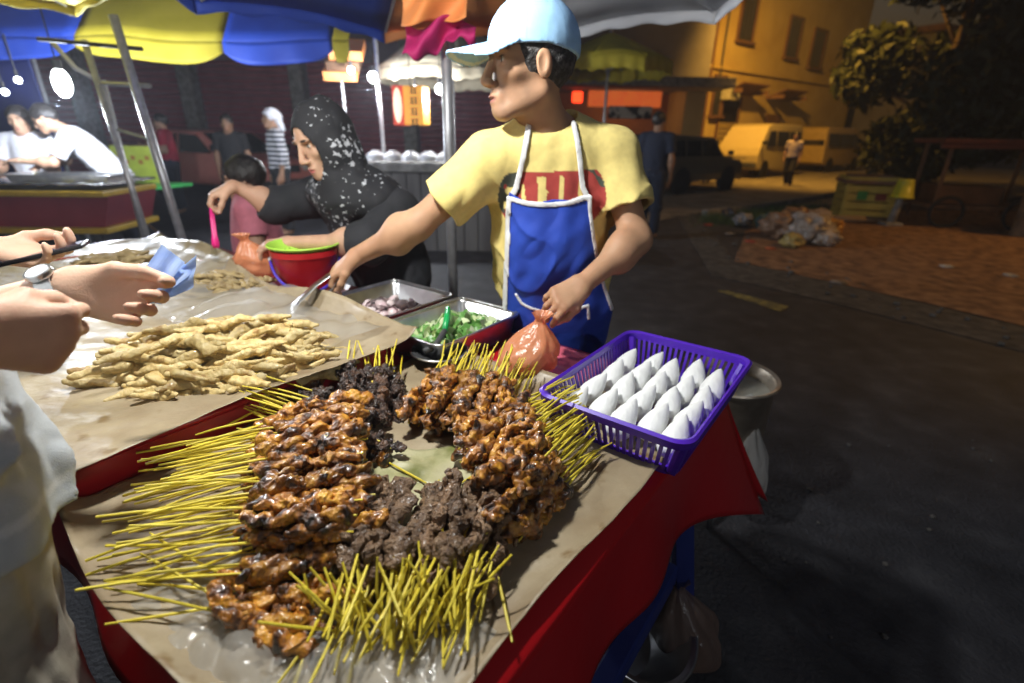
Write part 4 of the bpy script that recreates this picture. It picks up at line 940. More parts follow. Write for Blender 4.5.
# ------------------------------------------------------------------ people in the background
sk1, sk2 = (.44, .26, .17), (.30, .165, .10)
def bgp(J, label, skin, shirt, trous, vox=.011, hairlong=0, sleeve=.7, hs=1.0, belly=0.0, legs=True, cap=None, shname='shirt'):
    p = Person(J, skin, vox, hs); p.make(label, legs=legs)
    o, f, lo, hi = p.shirt_fn(sleeve=sleeve, hem=.0, belly=belly); p.child(shname, f, lo, hi, shirt)
    if trous and legs: p.trousers(trous)
    p.hair(long=hairlong); return p
M_WTEE = cloth('white_tee', (.62, .62, .66)); M_NAVY = cloth('navy_cloth', (.012, .018, .04)); M_JEAN = cloth('dark_jeans', (.02, .028, .055)); M_RTEE = cloth('red_tee', (.42, .02, .05))
M_BLK = cloth('black_cloth', (.012, .012, .014)); M_GRYC = cloth('grey_cloth', (.2, .2, .21))
def gx(px, Y): return pd(px, 150, Y).x
# girl in white T-shirt
J = stand(gx(30, 5.3), 0, 5.3, (.25, -1), 1.56); J['F'] = np.array((.35, -1, -.12)); 
for c, sg in (('L', 1), ('R', -1)): J['el'+c] = J['sh'+c]+np.array((sg*.07, -.08, -.25)); J['wr'+c] = J['el'+c]+np.array((-sg*.02+.08, -.2, .03)); J['hand'+c] = ((.4, -1, 0), (0, 0, -1), (-sg, 0, 0), [(.3, .3, .2)]*4, [(.7, .5, .2)]*3)
g1 = bgp(J, 'girl with long dark hair in a white T-shirt standing behind the foil topped cart', sk1, M_WTEE, M_JEAN, hairlong=.10)
# man in white polo bending over the cart
J = stand(gx(112, 5.35), 0, 5.35, (-.9, -.5), 1.70)
b0 = J['pelvis'].copy(); J['neck'] = b0+np.array((-.28, -.12, .44)); J['head'] = J['neck']+np.array((-.14, -.06, .10)); J['F'] = np.array((-.85, -.35, -.45)); J['U'] = np.array((-.4, 0, 1.0))
xl = nrm(np.cross((0, 0, 1), (-.9, -.5, 0))); J['shL'] = J['neck']+xl*.18+np.array((.02, 0, -.06)); J['shR'] = J['neck']-xl*.18+np.array((.02, 0, -.06))
J['elL'] = J['shL']+np.array((-.12, -.12, -.22)); J['wrL'] = J['elL']+np.array((-.24, -.06, .02)); J['elR'] = J['shR']+np.array((-.14, -.05, -.22)); J['wrR'] = J['elR']+np.array((-.22, -.05, .06))
for c in 'LR': J['hand'+c] = ((-1, -.2, 0), (0, 0, -1), (0, -1 if c == 'R' else 1, 0), [(.4, .4, .2)]*4, [(.7, .5, .2)]*3)
bgp(J, 'man in a white polo shirt leaning over the cart towards the girl', sk1, M_WTEE, M_NAVY, sleeve=.75)
# person in red T-shirt
J = stand(gx(168, 9.2), 0, 9.2, (-1, -.35), 1.62)
for c, sg in (('L', 1), ('R', -1)): J['wr'+c] = J['el'+c]+np.array((-.22, -.08, .06)); J['hand'+c] = ((-1, -.2, .2), (0, 0, 1), (0, sg, 0), [(.4, .4, .2)]*4, [(.7, .5, .2)]*3)
bgp(J, 'person in a red T-shirt and blue jeans walking past the red car', sk1, M_RTEE, M_JEAN)
# person in striped shirt with white cloth on the head
J = stand(gx(277, 7.4), 0, 7.4, (-.8, -.6), 1.66); mst = mat('striped_cloth', (.02, .02, .03), (.5, .5, .52), scale=1, rough=.85)
nt = mst.node_tree; wv = nt.nodes.new('ShaderNodeTexWave'); wv.wave_type = 'BANDS'; wv.bands_direction = 'Z'; wv.inputs['Scale'].default_value = 5.2; tcn = [x for x in nt.nodes if x.type == 'TEX_COORD'][0]
nt.links.new(tcn.outputs['Object'], wv.inputs['Vector']); nt.links.new(wv.outputs[0], [x for x in nt.nodes if x.type == 'VALTORGB'][0].inputs[0])
ps_ = bgp(J, 'person in a black and white striped shirt with a white cloth over the head', sk2, mst, M_BLK, sleeve=1.5)
S = SDF(); S.ell(ps_.hp(-.02, 0, .05), (.115, .10, .10), ps_.H).cone(ps_.hp(-.08, 0, .02), ps_.hp(-.12, .02, -.12), .06, .045, .05); lo, hi = S.bounds()
S2 = SDF(); S2.ell(ps_.hp(.10, 0, -.03), (.09, .085, .10), ps_.H)
ps_.child('head_cloth', lambda P: np.maximum(S(P)-.006*wr1(P*1.5), -S2(P)), lo, hi, M_WTEE)
# dark haired person by the shutters
J = stand(gx(232, 8.2), 0, 8.2, (.2, -1), 1.60); bgp(J, 'dark figure in black standing between the red car and the striped person', sk2, M_BLK, M_BLK)
# man in navy shirt by the dark car
J = stand(gx(656, 7.6), 0, 7.6, (.45, .9), 1.72); J['F'] = np.array((.8, .5, 0)); bgp(J, 'man in a dark navy shirt standing behind the vendor and looking towards the cars', sk2, M_NAVY, M_NAVY)
# walker by the van
J = stand(at(786, 186).x, 0, at(786, 186).y, (-.6, -.8), 1.62); J['knL'] = J['knL']+np.array((-.1, -.1, .02)); J['anR'] = J['anR']+np.array((.14, .12, .02))
bgp(J, 'walker in a pale top and dark shorts beside the pale yellow van', sk1, cloth('lilac_cloth', (.5, .42, .45)), M_BLK, vox=.014)
# child in pink by the woman
J = stand(gx(243, 2.95), 0, 2.95, (-.9, -.3), 1.22); J['F'] = np.array((-.95, -.25, -.15))
bgp(J, 'child with short dark hair in a pink top standing beside the woman', sk1, cloth('pink_cloth', (.62, .20, .26)), M_NAVY, vox=.008)
# ------------------------------------------------------------------ the satay table
SR, T0, T1, SL = -.235, .10, 1.235, -3.05
TZ = .80
tbl = empty('table', tb((SR+SL)/2, (T0+T1)/2), TROT, 'long trestle table with blue painted legs under the red cloth', 'table')
tw, td = SR-SL, T1-T0
MB().box((0, 0, TZ-.016), (tw, td, .03)).build('tabletop', M_WOOD, tbl)
for sx in (-1, 1):
    for sy in (-1, 1):
        a = Vector((sx*(tw/2-.07), sy*(td/2-.10), TZ-.03)); c = Vector((sx*(tw/2+.03), sy*(td/2-.04), 0)); d = c-a
        MB().box((a+c)/2, (.075, .05, d.length), rot=d.to_track_quat('Z', 'Y'), bev=.006).build('leg', M_BLUELEG, tbl, auto=40)
    MB().box((sx*(tw/2-.03), 0, .26), (.05, td-.2, .07), bev=.006).build('crossbar', M_BLUELEG, tbl)
    MB().box((sx*(tw/2-.07), 0, TZ-.07), (.04, td-.2, .06)).build('apron_board', M_BLUELEG, tbl)
# red plastic cloth: top sheet and hanging sides in one mesh
fd = sines(8, .8, 4, 11)
b = MB()
b.grid(lambda u_, v_: tb(SL+(SR+.004-SL)*u_, T0+(T1-T0)*v_, TZ+.0035), 40, 20)
def hemz(t): return .585 - .03*max(0, t-.3) - .17*max(0, (t-.85)/.38)**2.2 + .012*math.sin(t*14)
def side(u_, v_):
    t = T0-.02+(T1-T0+.02)*u_; zt = TZ+.0035; e = max(0, (u_-.72)/.28)**1.6
    z = zt+(hemz(t)-zt)*v_; out = .004+.028*v_+.115*e*v_**1.1; fold = .010*math.sin(t*17+1.2)*v_*(1-e*.5)
    return tb(SR+out+fold, t+.17*e*v_**1.1, z)
b.grid(side, 60, 16)
def back(u_, v_):
    s = SR+(SL-SR)*u_; e = max(0, (.10-u_)/.10)**1.6; zt = TZ+.0035; z = zt+((.60-.185*e)-zt)*v_
    return tb(s+(.115+.028)*e*v_**1.1+.004*e, T1+.002+.02*v_+(.15)*e*v_**1.1+.012*math.sin(s*16)*v_*(1-e), z)
b.grid(back, 90, 14)
b.grid(lambda u_, v_: tb(SR+(SL-SR)*u_, T0-.002-.03*v_-.012*math.sin(u_*40)*v_, TZ+.0035-.17*v_), 80, 8)
tag(b.build('tablecloth', M_RED, smooth=True, fix=False, solid=.0015), 'red plastic tablecloth hanging in a pointed corner off the table', 'tablecloth')
# paper sheets
def sheet(name, s0, s1, t0, t1, z, label, seed, nu=110, nv=110, amp=.008, edge=.02, edges=(1, 1, 1, 1), m=None, sag=None):
    f1 = sines(8, 1.2, 6, seed); f2 = sines(8, 5, 16, seed+1)
    def fn(u_, v_):
        s = s0+(s1-s0)*u_; t = t0+(t1-t0)*v_; p = np.array((s, t, 0.0))
        w = abs(f1(p))*amp + abs(f2(p))*amp*.35
        ed = [max(0, (.10-u_)/.10)*edges[0], max(0, (u_-.93)/.07)*edges[1], max(0, (.07-v_)/.07)*edges[2], max(0, (v_-.93)/.07)*edges[3]]
        lift = sum(x*x for x in ed)*edge*(1+.5*math.sin(9*u_+7*v_+seed))
        j = .006*math.sin(u_*23+seed)+.006*math.sin(v_*19)
        q = tb(s+.008*math.sin(v_*8+seed), t+.010*math.sin(u_*7+seed), z+w+lift)
        if sag: q.z += sag(u_, v_)
        return q
    b = MB().grid(fn, nu, nv); o = b.build(name, m or M_PAPER, smooth=True, fix=False, solid=.0012); return tag(o, label, 'paper')
M_FILM = bag_mat('clear_film', (.8, .8, .78), .26); M_FILM.node_tree.nodes['Principled BSDF'].inputs['Roughness'].default_value = .16; M_FILM.node_tree.nodes['Principled BSDF'].inputs['Coat Weight'].default_value = 1.0; 
sheet('paper_sheet', -.99, -.247, .075, .99, TZ+.010, 'large brown paper sheet spread under the satay skewers', 21, edges=(.3, .8, -1.0, 1))
# glossy plastic film creased at the front of the sheet
f3 = sines(14, 6, 40, 91)
tag(MB().grid(lambda u_, v_: tb(-.72+.46*u_, .082+.27*v_, TZ+.019+.019*abs(f3(np.array((u_*.46, v_*.30, 0))))*min(1, 4*u_, 4*(1-u_), 5*v_+.3, 5*(1-v_))), 120, 90).build('plastic_film', M_FILM, smooth=True, fix=False), 'crinkled clear plastic film on the front of the satay paper', 'plastic film')
# stained leaf in the middle of the satay
lf = sines(6, 1, 5, 61); c0 = at(415, 492, TZ+.02)
def leaf(u_, v_):
    a = 6.283*u_; r = v_*(.155+.02*math.sin(3*a)+.012*math.sin(7*a)); return Vector((c0.x-.01+r*math.cos(a)*.95, c0.y+.02+r*math.sin(a)*.80, TZ+.022+.006*abs(float(lf(np.array((r*math.cos(a)*4, r*math.sin(a)*4, 0)))))))
tag(MB().grid(leaf, 49, 14).build('leaf_liner', ramp_mat('oily_leaf', [(.35, (.16, .17, .05)), (.5, (.42, .40, .22)), (.7, (.52, .48, .32))], 11, rough=.3, coat=.4, bump=.3, bscale=40), smooth=True, fix=False, solid=.0008), 'oil stained greenish leaf lying open between the satay heaps', 'leaf')
# shallow red trays under the far papers
def red_tray(s0, s1, t0, t1, label):
    t = empty('plastic_tray', tb((s0+s1)/2, (t0+t1)/2, TZ+.006), TROT, label, 'tray'); w, d, h = s1-s0, t1-t0, .062
    b = MB().box((0, 0, .004), (w-.02, d-.02, .008))
    b.build('base', M_REDP, t); b = MB()
    for sx in (-1, 1): b.box((sx*(w/2-.004), 0, h/2), (.008, d, h), bev=.003)
    for sy in (-1, 1): b.box((0, sy*(d/2-.004), h/2), (w-.017, .008, h), bev=.003)
    b.build('wall', M_REDP, t); b = MB()
    r_ = [(-w/2, -d/2, h), (w/2, -d/2, h), (w/2, d/2, h), (-w/2, d/2, h)]
    b.tube(r_, .008, 8, closed=True).build('rim', M_REDP, t, smooth=True); return t
red_tray(-1.88, -1.005, .10, .80, 'shallow red plastic tray under the paper of pale fried strips')
red_tray(-2.85, -1.99, .12, .92, 'shallow red plastic tray under the far paper beside the phone')
def sag1(u_, v_): return -.045*math.exp(-((u_-.5)/.33)**2-((v_-.5)/.33)**2)*1.0
UZ = TZ+.086
sheet('paper_sheet', -1.98, -.955, .055, .86, UZ, 'brown paper sheet with raised edges under the pale fried strips', 33, edges=(.5, -.6, -1.1, 1.2), edge=.03, amp=.006, sag=sag1)
sheet('paper_sheet', -3.0, -1.985, .05, 1.0, UZ-.005, 'brown paper sheet farthest along the table under the dull strips', 47, edges=(.5, .6, -.5, 1), edge=.03, amp=.006, sag=sag1)
f4 = sines(10, 3, 12, 95)
tag(MB().grid(lambda u_, v_: tb(-1.85+.80*u_, .50+.38*v_, UZ+.006+.030*abs(f4(np.array((u_*.8, v_*.38, 0))))), 60, 40).build('plastic_film', M_FILM, smooth=True, fix=False), 'shiny clear plastic film behind the pale fried strips', 'plastic film')

# ------------------------------------------------------------------ satay
def meat_mesh(kind, seed):
    g_ = np.random.default_rng(seed); S = SDF(); L = .155; n = 8
    r0 = {'g': .0150, 'k': .0140, 'b': .0140}[kind]
    for i in range(n):
        x = L*(i+.4+g_.uniform(-.25, .25))/n; r = r0*g_.uniform(.80, 1.15); Q = np.linalg.qr(g_.normal(size=(3, 3)))[0]
        E = np.array(Euler((g_.uniform(0, 6.28), g_.uniform(-.5, .5), g_.uniform(-.6, .6))).to_matrix())
        S.ell((x, g_.normal()*.0035, g_.normal()*.003), (r*g_.uniform(1.0, 1.5), r*g_.uniform(.85, 1.15), r*g_.uniform(.52, .8)), E, .0035)
        if g_.random() < .7: S.ell((x+g_.normal()*.006, g_.normal()*.009, g_.normal()*.008), (r*.75, r*.5, r*.38), Q, .003)
    f1 = sines(12, 22, 60, seed+100); f2 = sines(14, 70, 220, seed+200)
    def f(P): return S(P) - .0022*f1(P) + .0024*np.abs(f1(P*1.7+.3)) - .0009*f2(P)*(1.0 if kind == 'g' else 1.7)
    lo, hi = S.bounds(); v, q = surface_nets(f, lo-.004, hi+.004, .0017); return np_mesh('meat_lump', v, q)
SAT = {}
for kind, mm in (('g', M_GLAZE), ('k', M_BLACK), ('b', M_BEEF)):
    SAT[kind] = []
    for i in range(7):
        me = meat_mesh(kind, i*7+ord(kind)); me.materials.append(mm); SAT[kind].append(me)
STK = []
for iL, L in enumerate((.15, .175, .20, .10, .165, .19, .14)):
    cv_ = (.002, -.004, .005, .001, -.006, .003, .0045)[iL]
    me = MB().tube([(-L, cv_*.3, cv_*.4), (-L*.75, cv_, cv_*.5), (-L*.4, cv_*1.2, .0006), (0, 0, 0), (.155, 0, 0)], [.0014+.0003*(iL % 3), .0021, .0020+.0002*(iL % 2), .0019, .0016], 7).mesh('stick'); me.materials.append(M_STICK); STK.append(me)
def skewer(p, d, kind, label, group, stick=None, roll=None):
    d = Vector(d).normalized(); x = d; y = ZZ.cross(x).normalized(); z = x.cross(y); M = Matrix((x, y, z)).transposed().to_4x4(); M.translation = Vector(p)
    t = bpy.data.objects.new('satay_skewer', None); COL.objects.link(t); t.empty_display_size = .02
    t.matrix_world = M @ Matrix.Rotation(random.uniform(0, 6.28) if roll is None else roll, 4, 'X'); tag(t, label, 'satay skewer', group)
    k = stick if stick is not None else random.choice((0, 1, 2, 4, 5, 6))
    a = bpy.data.objects.new('stick', STK[k]); COL.objects.link(a); a.parent = t
    c = bpy.data.objects.new('meat', random.choice(SAT[kind])); COL.objects.link(c); c.parent = t; s_ = random.uniform(.92, 1.12); c.scale = (s_, s_*random.uniform(.95, 1.12), s_*random.uniform(.95, 1.1))
    return t
def heap(st0, st1, tip0, tip1, layers, z0, dz, kind, label, group, tilt=0.0, stick=None, jit=.10, lift=0.0):
    """rows of skewers: meat starts along st0-st1, tips along tip0-tip1 (pixels on the paper)"""
    A, B = at(*st0, z0+.02), at(*st1, z0+.02); C_, D = at(*tip0, z0+.02), at(*tip1, z0+.02)
    for l, n in enumerate(layers):
        for i in range(n):
            f = (i+.5+random.uniform(-.3, .3))/n; q = .5+(f-.5)*(1-.10*l)
            p = A.lerp(B, q); e = C_.lerp(D, q); d = (e-p).normalized(); a = random.gauss(0, jit); d = Vector((d.x*math.cos(a)-d.y*math.sin(a), d.x*math.sin(a)+d.y*math.cos(a), 0))
            p = p + d*random.uniform(-.022, .022) + d*.010*l; p.z = z0+dz*l+random.uniform(-.003, .003)+lift*math.sin(math.pi*q)
            d.z = -tilt+random.gauss(0, .05); skewer(p, d, kind, label, group, stick)
PZ = TZ+.014+.016
heap((262, 424), (236, 598), (366, 402), (345, 592), (20, 19, 17, 12), PZ, .023, 'g', 'orange glazed satay skewer in the left heap, its yellow stick pointing to the customers', 'skewers of the left glazed heap', tilt=-.03, lift=.012)
heap((425, 380), (528, 400), (384, 446), (488, 486), (15, 14, 12, 10), PZ, .022, 'g', 'dark glazed satay skewer in the right heap, its stick pointing back to the vegetable trays', 'back skewers of the right glazed heap', tilt=.10, lift=.012, stick=0)
heap((524, 404), (564, 486), (404, 452), (508, 548), (18, 17, 15, 11), PZ, .022, 'g', 'dark glazed satay skewer in the right heap, its stick pointing to the purple basket', 'front skewers of the right glazed heap', tilt=.03, stick=6, lift=.010)
heap((300, 392), (312, 438), (372, 402), (372, 446), (8, 7, 5), PZ+.006, .022, 'k', 'blackened satay skewer of the middle heap, its stick pointing at the fried strips', 'left blackened skewers', tilt=.14, stick=0)
heap((336, 376), (402, 372), (338, 428), (402, 428), (8, 7, 6), PZ+.008, .022, 'k', 'blackened satay skewer of the middle heap, its stick pointing at the vendor', 'right blackened skewers', tilt=.22, stick=3)
heap((318, 592), (502, 572), (352, 528), (512, 512), (17, 15, 12), PZ, .022, 'b', 'dull brown meat satay skewer in the front heap, its stick towards the table edge', 'brown meat skewers of the front heap', tilt=.0, stick=3, jit=.16)
for (a, b_, lab) in [((217, 598), (275, 632), 'loose orange satay skewer nearest the front edge of the paper'), ((221, 574), (272, 604), 'loose orange satay skewer just below the left heap'), ((214, 611), (268, 622), 'loose satay skewer lowest of the three with its stick flat on the paper')]:
    p, e = at(*a, PZ+.008), at(*b_, PZ); skewer(p, (e-p).normalized(), 'g', lab, None, 0)
p, e = at(388, 462, PZ), at(362, 448, PZ); o = skewer(p, e-p, 'g', 'half eaten satay skewer alone on the leaf in the middle', None, 3); [setattr(c, 'scale', (.42, .9, .9)) for c in o.children if c.name.startswith('meat')]
skewer(at(268, 404, PZ+.02), (at(300, 388, PZ+.02)-at(268, 404, PZ+.02)), 'g', 'orange glazed satay skewer lying apart at the top of the left heap', None, 3)
# bare sticks in a criss-cross heap at the front
bare = MB().tube([(0, 0, 0), (.5, .004, .003), (1, 0, 0)], [.0021, .0022, .0016], 7).mesh('bare_stick'); bare.materials.append(M_STICK)
def bare_stick(a, b_):
    d = b_-a; o = link('bare_skewer', bare); x = d.normalized(); y = ZZ.cross(x).normalized(); z = x.cross(y)
    o.matrix_world = Matrix.Translation(a) @ Matrix((x, y, z)).transposed().to_4x4() @ Matrix.Diagonal((d.length, 1, 1, 1)); return tag(o, 'bare yellow stick in the criss-cross heap along the front edge of the paper', 'skewer stick', 'bare sticks heaped at the front edge')
for (cx, cy_, n, lean, sp) in [(400, 648, 30, 2, 24), (452, 628, 26, 10, 15), (345, 628, 10, -52, 15)]:
    for i in range(n):
        lx = cx+random.gauss(0, sp*.75); ly = cy_+random.uniform(-24, 6); a = at(lx, ly, PZ-.014+random.uniform(0, .02))
        L = random.uniform(55, 98) if lean > -20 else random.uniform(65, 95); an = random.gauss(0, .30)+(lean/90.0)
        up = (lx+L*math.sin(an), ly-L*math.cos(an)*(1 if lean > -20 else .55)); b_ = at(up[0], up[1], PZ+random.uniform(.035, .065)); bare_stick(a, b_)
# fried strips
SM = []
for i in range(8):
    g_ = np.random.default_rng(200+i); S = SDF(); L = g_.uniform(.046, .062); y = 0
    pts = [np.array((-L+2*L*k/4, g_.normal()*.005, g_.normal()*.003)) for k in range(5)]; rs = [.006, .0095*g_.uniform(.8, 1.2), .0108*g_.uniform(.85, 1.15), .0095*g_.uniform(.8, 1.2), .0055]
    for k in range(4): S.cone(pts[k], pts[k+1], rs[k], rs[k+1], .004)
    fa = sines(10, 18, 60, 310+i); fb = sines(12, 60, 180, 330+i)
    fq = lambda P, S=S, fa=fa, fb=fb: S(P*np.array((1, 1, 1.25))) - .0014*fa(P) + .0018*np.abs(fa(P*1.4+.2)) - .0007*fb(P)
    lo, hi = S.bounds(); v, q = surface_nets(fq, lo-.003, hi+.003, .0018); SM.append(np_mesh('strip', v, q))
for me in SM[:5]: me.materials.append(M_STRIP)
SM2 = [m.copy() for m in SM]
for me in SM2: me.materials.clear(); me.materials.append(M_CRISP)
for me in SM[5:]: me.materials.append(M_STRIP)
def strips(c, ax, ay, rz, n, h, z, meshes, label, group, name='fried_strip', jit=.22, sc=1.0):
    for i in range(n):
        r = math.sqrt(random.random()); a = random.uniform(0, 6.28); x, y = r*math.cos(a), r*math.sin(a)
        o = link(name, meshes[i % len(meshes)]); q = Matrix.Rotation(rz, 3, 'Z') @ Vector((x*ax, y*ay, 0))
        o.location = (c[0]+q.x, c[1]+q.y, z+.010+h*(1-r*r)**.8*random.uniform(.55, 1.0)); s_ = random.uniform(.8, 1.2)*sc; o.scale = (s_*random.uniform(.85, 1.1), s_*1.02, s_*1.02)
        o.rotation_euler = (random.uniform(0, 6.28), random.gauss(0, .10), rz+random.gauss(.05, jit)); tag(o, label, 'food strip', group)
c = at(228, 362, UZ-.01); strips(c, .265, .185, R_(12), 210, .135, UZ-.048, SM, 'pale golden fried strip in the heap under the banknotes', 'pale fried strips', sc=1.2, jit=.40)
c = at(118, 264, UZ); strips(c, .16, .12, R_(5), 40, .055, UZ-.022, SM2, 'dull brown fried strip in the far heap beside the phone', 'dull strips in the far heap', jit=.5)
c = at(222, 287, UZ-.005); strips(c, .15, .14, R_(-10), 48, .05, UZ-.02, SM2, 'dull brown fried strip in the heap under the woman\'s bag', 'dull strips before the woman', jit=.5)

# ------------------------------------------------------------------ trays of vegetables
def rr(w, d, r, n=5):
    return [(sx*(w/2-r)+r*math.cos(a), sy*(d/2-r)+r*math.sin(a)) for sx, sy, a0 in ((1, 1, 0), (-1, 1, 90), (-1, -1, 180), (1, -1, 270)) for a in [R_(a0+90*k/n) for k in range(n+1)]]
def steel_tray(c, w, d, h, rz, label):
    t = empty('tray', c, rz, label, 'tray'); b = MB(); rings = []
    for (k, z, rd) in [(.0, .003, .02), (.965-.1, .003, .02), (.90, .010, .025), (.975, h-.006, .03), (1.0, h, .03), (1.035, h+.002, .034), (1.04, h-.006, .034)]:
        rings.append([(x*max(k, .01), y*max(k, .01), z) for x, y in rr(w, d, rd)])
    n = len(rings[0]); vs = [p for r in rings for p in r]
    b.add(vs, [(i*n+k, i*n+(k+1) % n, (i+1)*n+(k+1) % n, (i+1)*n+k) for i in range(len(rings)-1) for k in range(n)]); b.build('pan', M_STEEL, t, auto=35, solid=.0015)
    MB().tube([(x*1.035, y*1.035, h+.002) for x, y in rr(w, d, .034)], .0045, 8, closed=True).build('rim', M_STEEL, t, smooth=True); return t
tc1 = (at(510, 318, .885)+at(385, 325, .885))/2; tc2 = (at(402, 280, .885)+at(335, 300, .885))/2
# corners on the table grid
T1c = tb(-.985, 1.035, TZ+.006); T2c = tb(-1.30, 1.035, TZ+.006)
steel_tray(T1c, .25, .35, .078, TROT, 'steel tray of chopped cucumber in front of the vendor'); steel_tray(T2c, .30, .36, .078, TROT, 'steel tray of chopped onion between the cucumber and the red bucket')
M_CUC = mat('cucumber_flesh', (.50, .62, .28), (.72, .78, .52), scale=30, rough=.35, rnd=.15); M_CSK = mat('cucumber_skin', (.10, .26, .05), (.16, .36, .09), scale=30, rough=.35)
CU_ = []
for i in range(3):
    b = MB(); n = 9; r = .019; a1 = (2.1, 3.14, 1.6)[i]; ar = [(r*math.cos(a1*k/n), r*math.sin(a1*k/n)) for k in range(n+1)]; h = (.010, .008, .014)[i]
    poly = [(0, 0)]+ar; m_ = len(poly); b.add([(x, -h/2, z) for x, z in poly]+[(x, h/2, z) for x, z in poly], [tuple(range(m_)), tuple(reversed(range(m_, 2*m_)))]); b.mat(1)
    b.add([(x, -h/2, z) for x, z in poly]+[(x, h/2, z) for x, z in poly], [(k, k+m_, (k+1) % m_+m_, (k+1) % m_) for k in range(m_)])
    me = b.mesh('cucumber'); me.materials.append(M_CUC); me.materials.append(M_CSK); CU_.append(me)
M_ON = mat('onion_flesh', (.72, .52, .55), (.80, .70, .68), scale=20, rough=.35, rnd=.1)
ON_ = []
for i in range(3):
    b = MB(); r = .018; a1 = (1.6, 2.2, 1.3)[i]
    b.grid(lambda u_, v_: Vector((r*math.cos(a1*u_)*(1-.35*(2*v_-1)**2), .016*(2*v_-1), r*math.sin(a1*u_)*(1-.35*(2*v_-1)**2))), 9, 6); me = b.mesh('onion'); me.materials.append(M_ON); ON_.append(me)
def pieces(c, w, d, n, meshes, name, label, cat, group, h=.03, sc=1.0, bias=0):
    for i in range(n):
        x, y = random.uniform(-w/2, w/2), random.uniform(-d/2, d/2); o = link(name, meshes[i % len(meshes)]); hh_ = h*(1-abs(2*x/w)**2*.7)*(1-abs(2*y/d)**2*.7)
        p = Vector(c) + U2*x + V2*(y+bias); o.location = (p.x, p.y, c[2]+.016+hh_*random.random()); o.rotation_euler = (random.uniform(0, 6.28), random.uniform(0, 6.28), random.uniform(0, 6.28)); o.scale = (sc*random.uniform(.8, 1.2),)*3; tag(o, label, cat, group)
pieces(T1c, .19, .29, 230, CU_, 'cucumber_chunk', 'pale green cucumber chunk in the right hand steel tray', 'cucumber', 'cucumber chunks in the steel tray', .066, 1.3)
pieces(T2c, .23, .28, 170, ON_, 'onion_piece', 'pinkish onion piece in the left hand steel tray', 'onion', 'onion pieces in the steel tray', .05, 1.1, -.01)
# spoon with green handle
sp = empty('serving_tongs', T1c+ZZ*.05, TROT, 'dark serving tongs with a bright green grip resting in the cucumber tray', 'tongs')
def loc(p): return Matrix.Rotation(-TROT, 3, 'Z') @ (Vector(p)-Vector(sp.location))
MB().tube([loc(at(425, 352, .865)), loc(at(436, 345, .872)), loc(at(445, 330, .90))], [.010, .009, .007], 10).build('jaw', M_DARKMET, sp, smooth=True)
MB().tube([loc(at(445, 330, .90)), loc(at(447, 318, .915)), loc(at(448, 308, .925))], [.008, .010, .007], 10).build('grip', mat('green_grip', (.01, .40, .10), rough=.35), sp, smooth=True)
tk = empty('plate', at(440, 357, .83), 0, 'small dark dish between the cucumber tray and the dark satay', 'dish')
MB().lathe([(0, 0), (.05, 0), (.075, .018), (.08, .020), (.076, .023), (.05, .006), (0, .005)], n=28).build('dish', M_DARKMET, tk, smooth=True); MB().tube([(.078*math.cos(a), .078*math.sin(a), .021) for a in np.linspace(0, 6.283, 28, endpoint=False)], .003, 6, closed=True).build('rim', M_STEEL, tk)
# ------------------------------------------------------------------ purple basket with rice cakes
bc = (at(552, 383, .905)+at(620, 326, .905)+at(745, 357, .905)+at(665, 468, .905))/4
sb, tb_ = -.345, 1.008
bkt = empty('basket', tb(sb, tb_, TZ+.006), TROT, 'purple slotted plastic basket of white rice cakes at the table corner', 'basket')
bw_, bd_, bh = .315, .455, .098; kb_ = .88
b = MB(); rim = rr(bw_, bd_, .035); rim2 = [(x, y) for x, y in rim]
n = len(rim); prof = [(1.0, bh-.016), (1.035, bh-.014), (1.05, bh+.002), (1.02, bh+.006), (.985, bh+.002), (.985, bh-.016)]
b.add([(x*k, y*k, z) for k, z in prof for x, y in rim], [(i*n+k, i*n+(k+1) % n, ((i+1) % 6)*n+(k+1) % n, ((i+1) % 6)*n+k) for i in range(6) for k in range(n)]); b.build('rim', M_PURPLE, bkt, auto=30)
b = MB()
def slat(p, q, w, out):
    p, q = Vector(p), Vector(q); d = (q-p); b.box((p+q)/2, (w, .0035, d.length), rot=Matrix((Vector(out).cross(d.normalized()), Vector(out), d.normalized())).transposed())
def wallslats(n_, fix, axis, sgn, half):
    for k in range(n_):
        f = -1+2*(k+.5)/n_
        if axis == 'x': p, q, o = (f*half*kb_*.95, sgn*bd_/2*kb_, .012), (f*half*.95, sgn*bd_/2*.99, bh-.012), (0, sgn, .0)
        else: p, q, o = (sgn*bw_/2*kb_, f*half*kb_*.95, .012), (sgn*bw_/2*.99, f*half*.95, bh-.012), (sgn, 0, .0)
        slat(p, q, .0075 if axis == 'x' else .0085, o)
for sg in (-1, 1): wallslats(20, 0, 'x', sg, bw_/2); wallslats(26, 0, 'y', sg, bd_/2)
for sx in (-1, 1):
    for sy in (-1, 1): b.tube([(sx*(bw_/2*kb_-.012), sy*(bd_/2*kb_-.012), .01), (sx*(bw_/2-.012), sy*(bd_/2-.012), bh-.01)], .012, 8)
b.build('wall', M_PURPLE, bkt); b = MB(); lo_ = [(x*kb_*.985, y*kb_*.985) for x, y in rim]
b.add([(x, y, 0) for x, y in lo_]+[(x*1.02, y*1.02, .020) for x, y in lo_]+[(x*.99, y*.99, .020) for x, y in lo_]+[(x*.97, y*.97, .004) for x, y in lo_], [(i*n+k, i*n+(k+1) % n, ((i+1) % 4)*n+(k+1) % n, ((i+1) % 4)*n+k) for i in range(4) for k in range(n)])
for k in range(14): b.box((0, -bd_*kb_/2+bd_*kb_*(k+.5)/14, .003), (bw_*kb_*.97, .014, .004))
for k in range(9): b.box((-bw_*kb_/2+bw_*kb_*(k+.5)/9, 0, .0065), (.010, bd_*kb_*.97, .003))
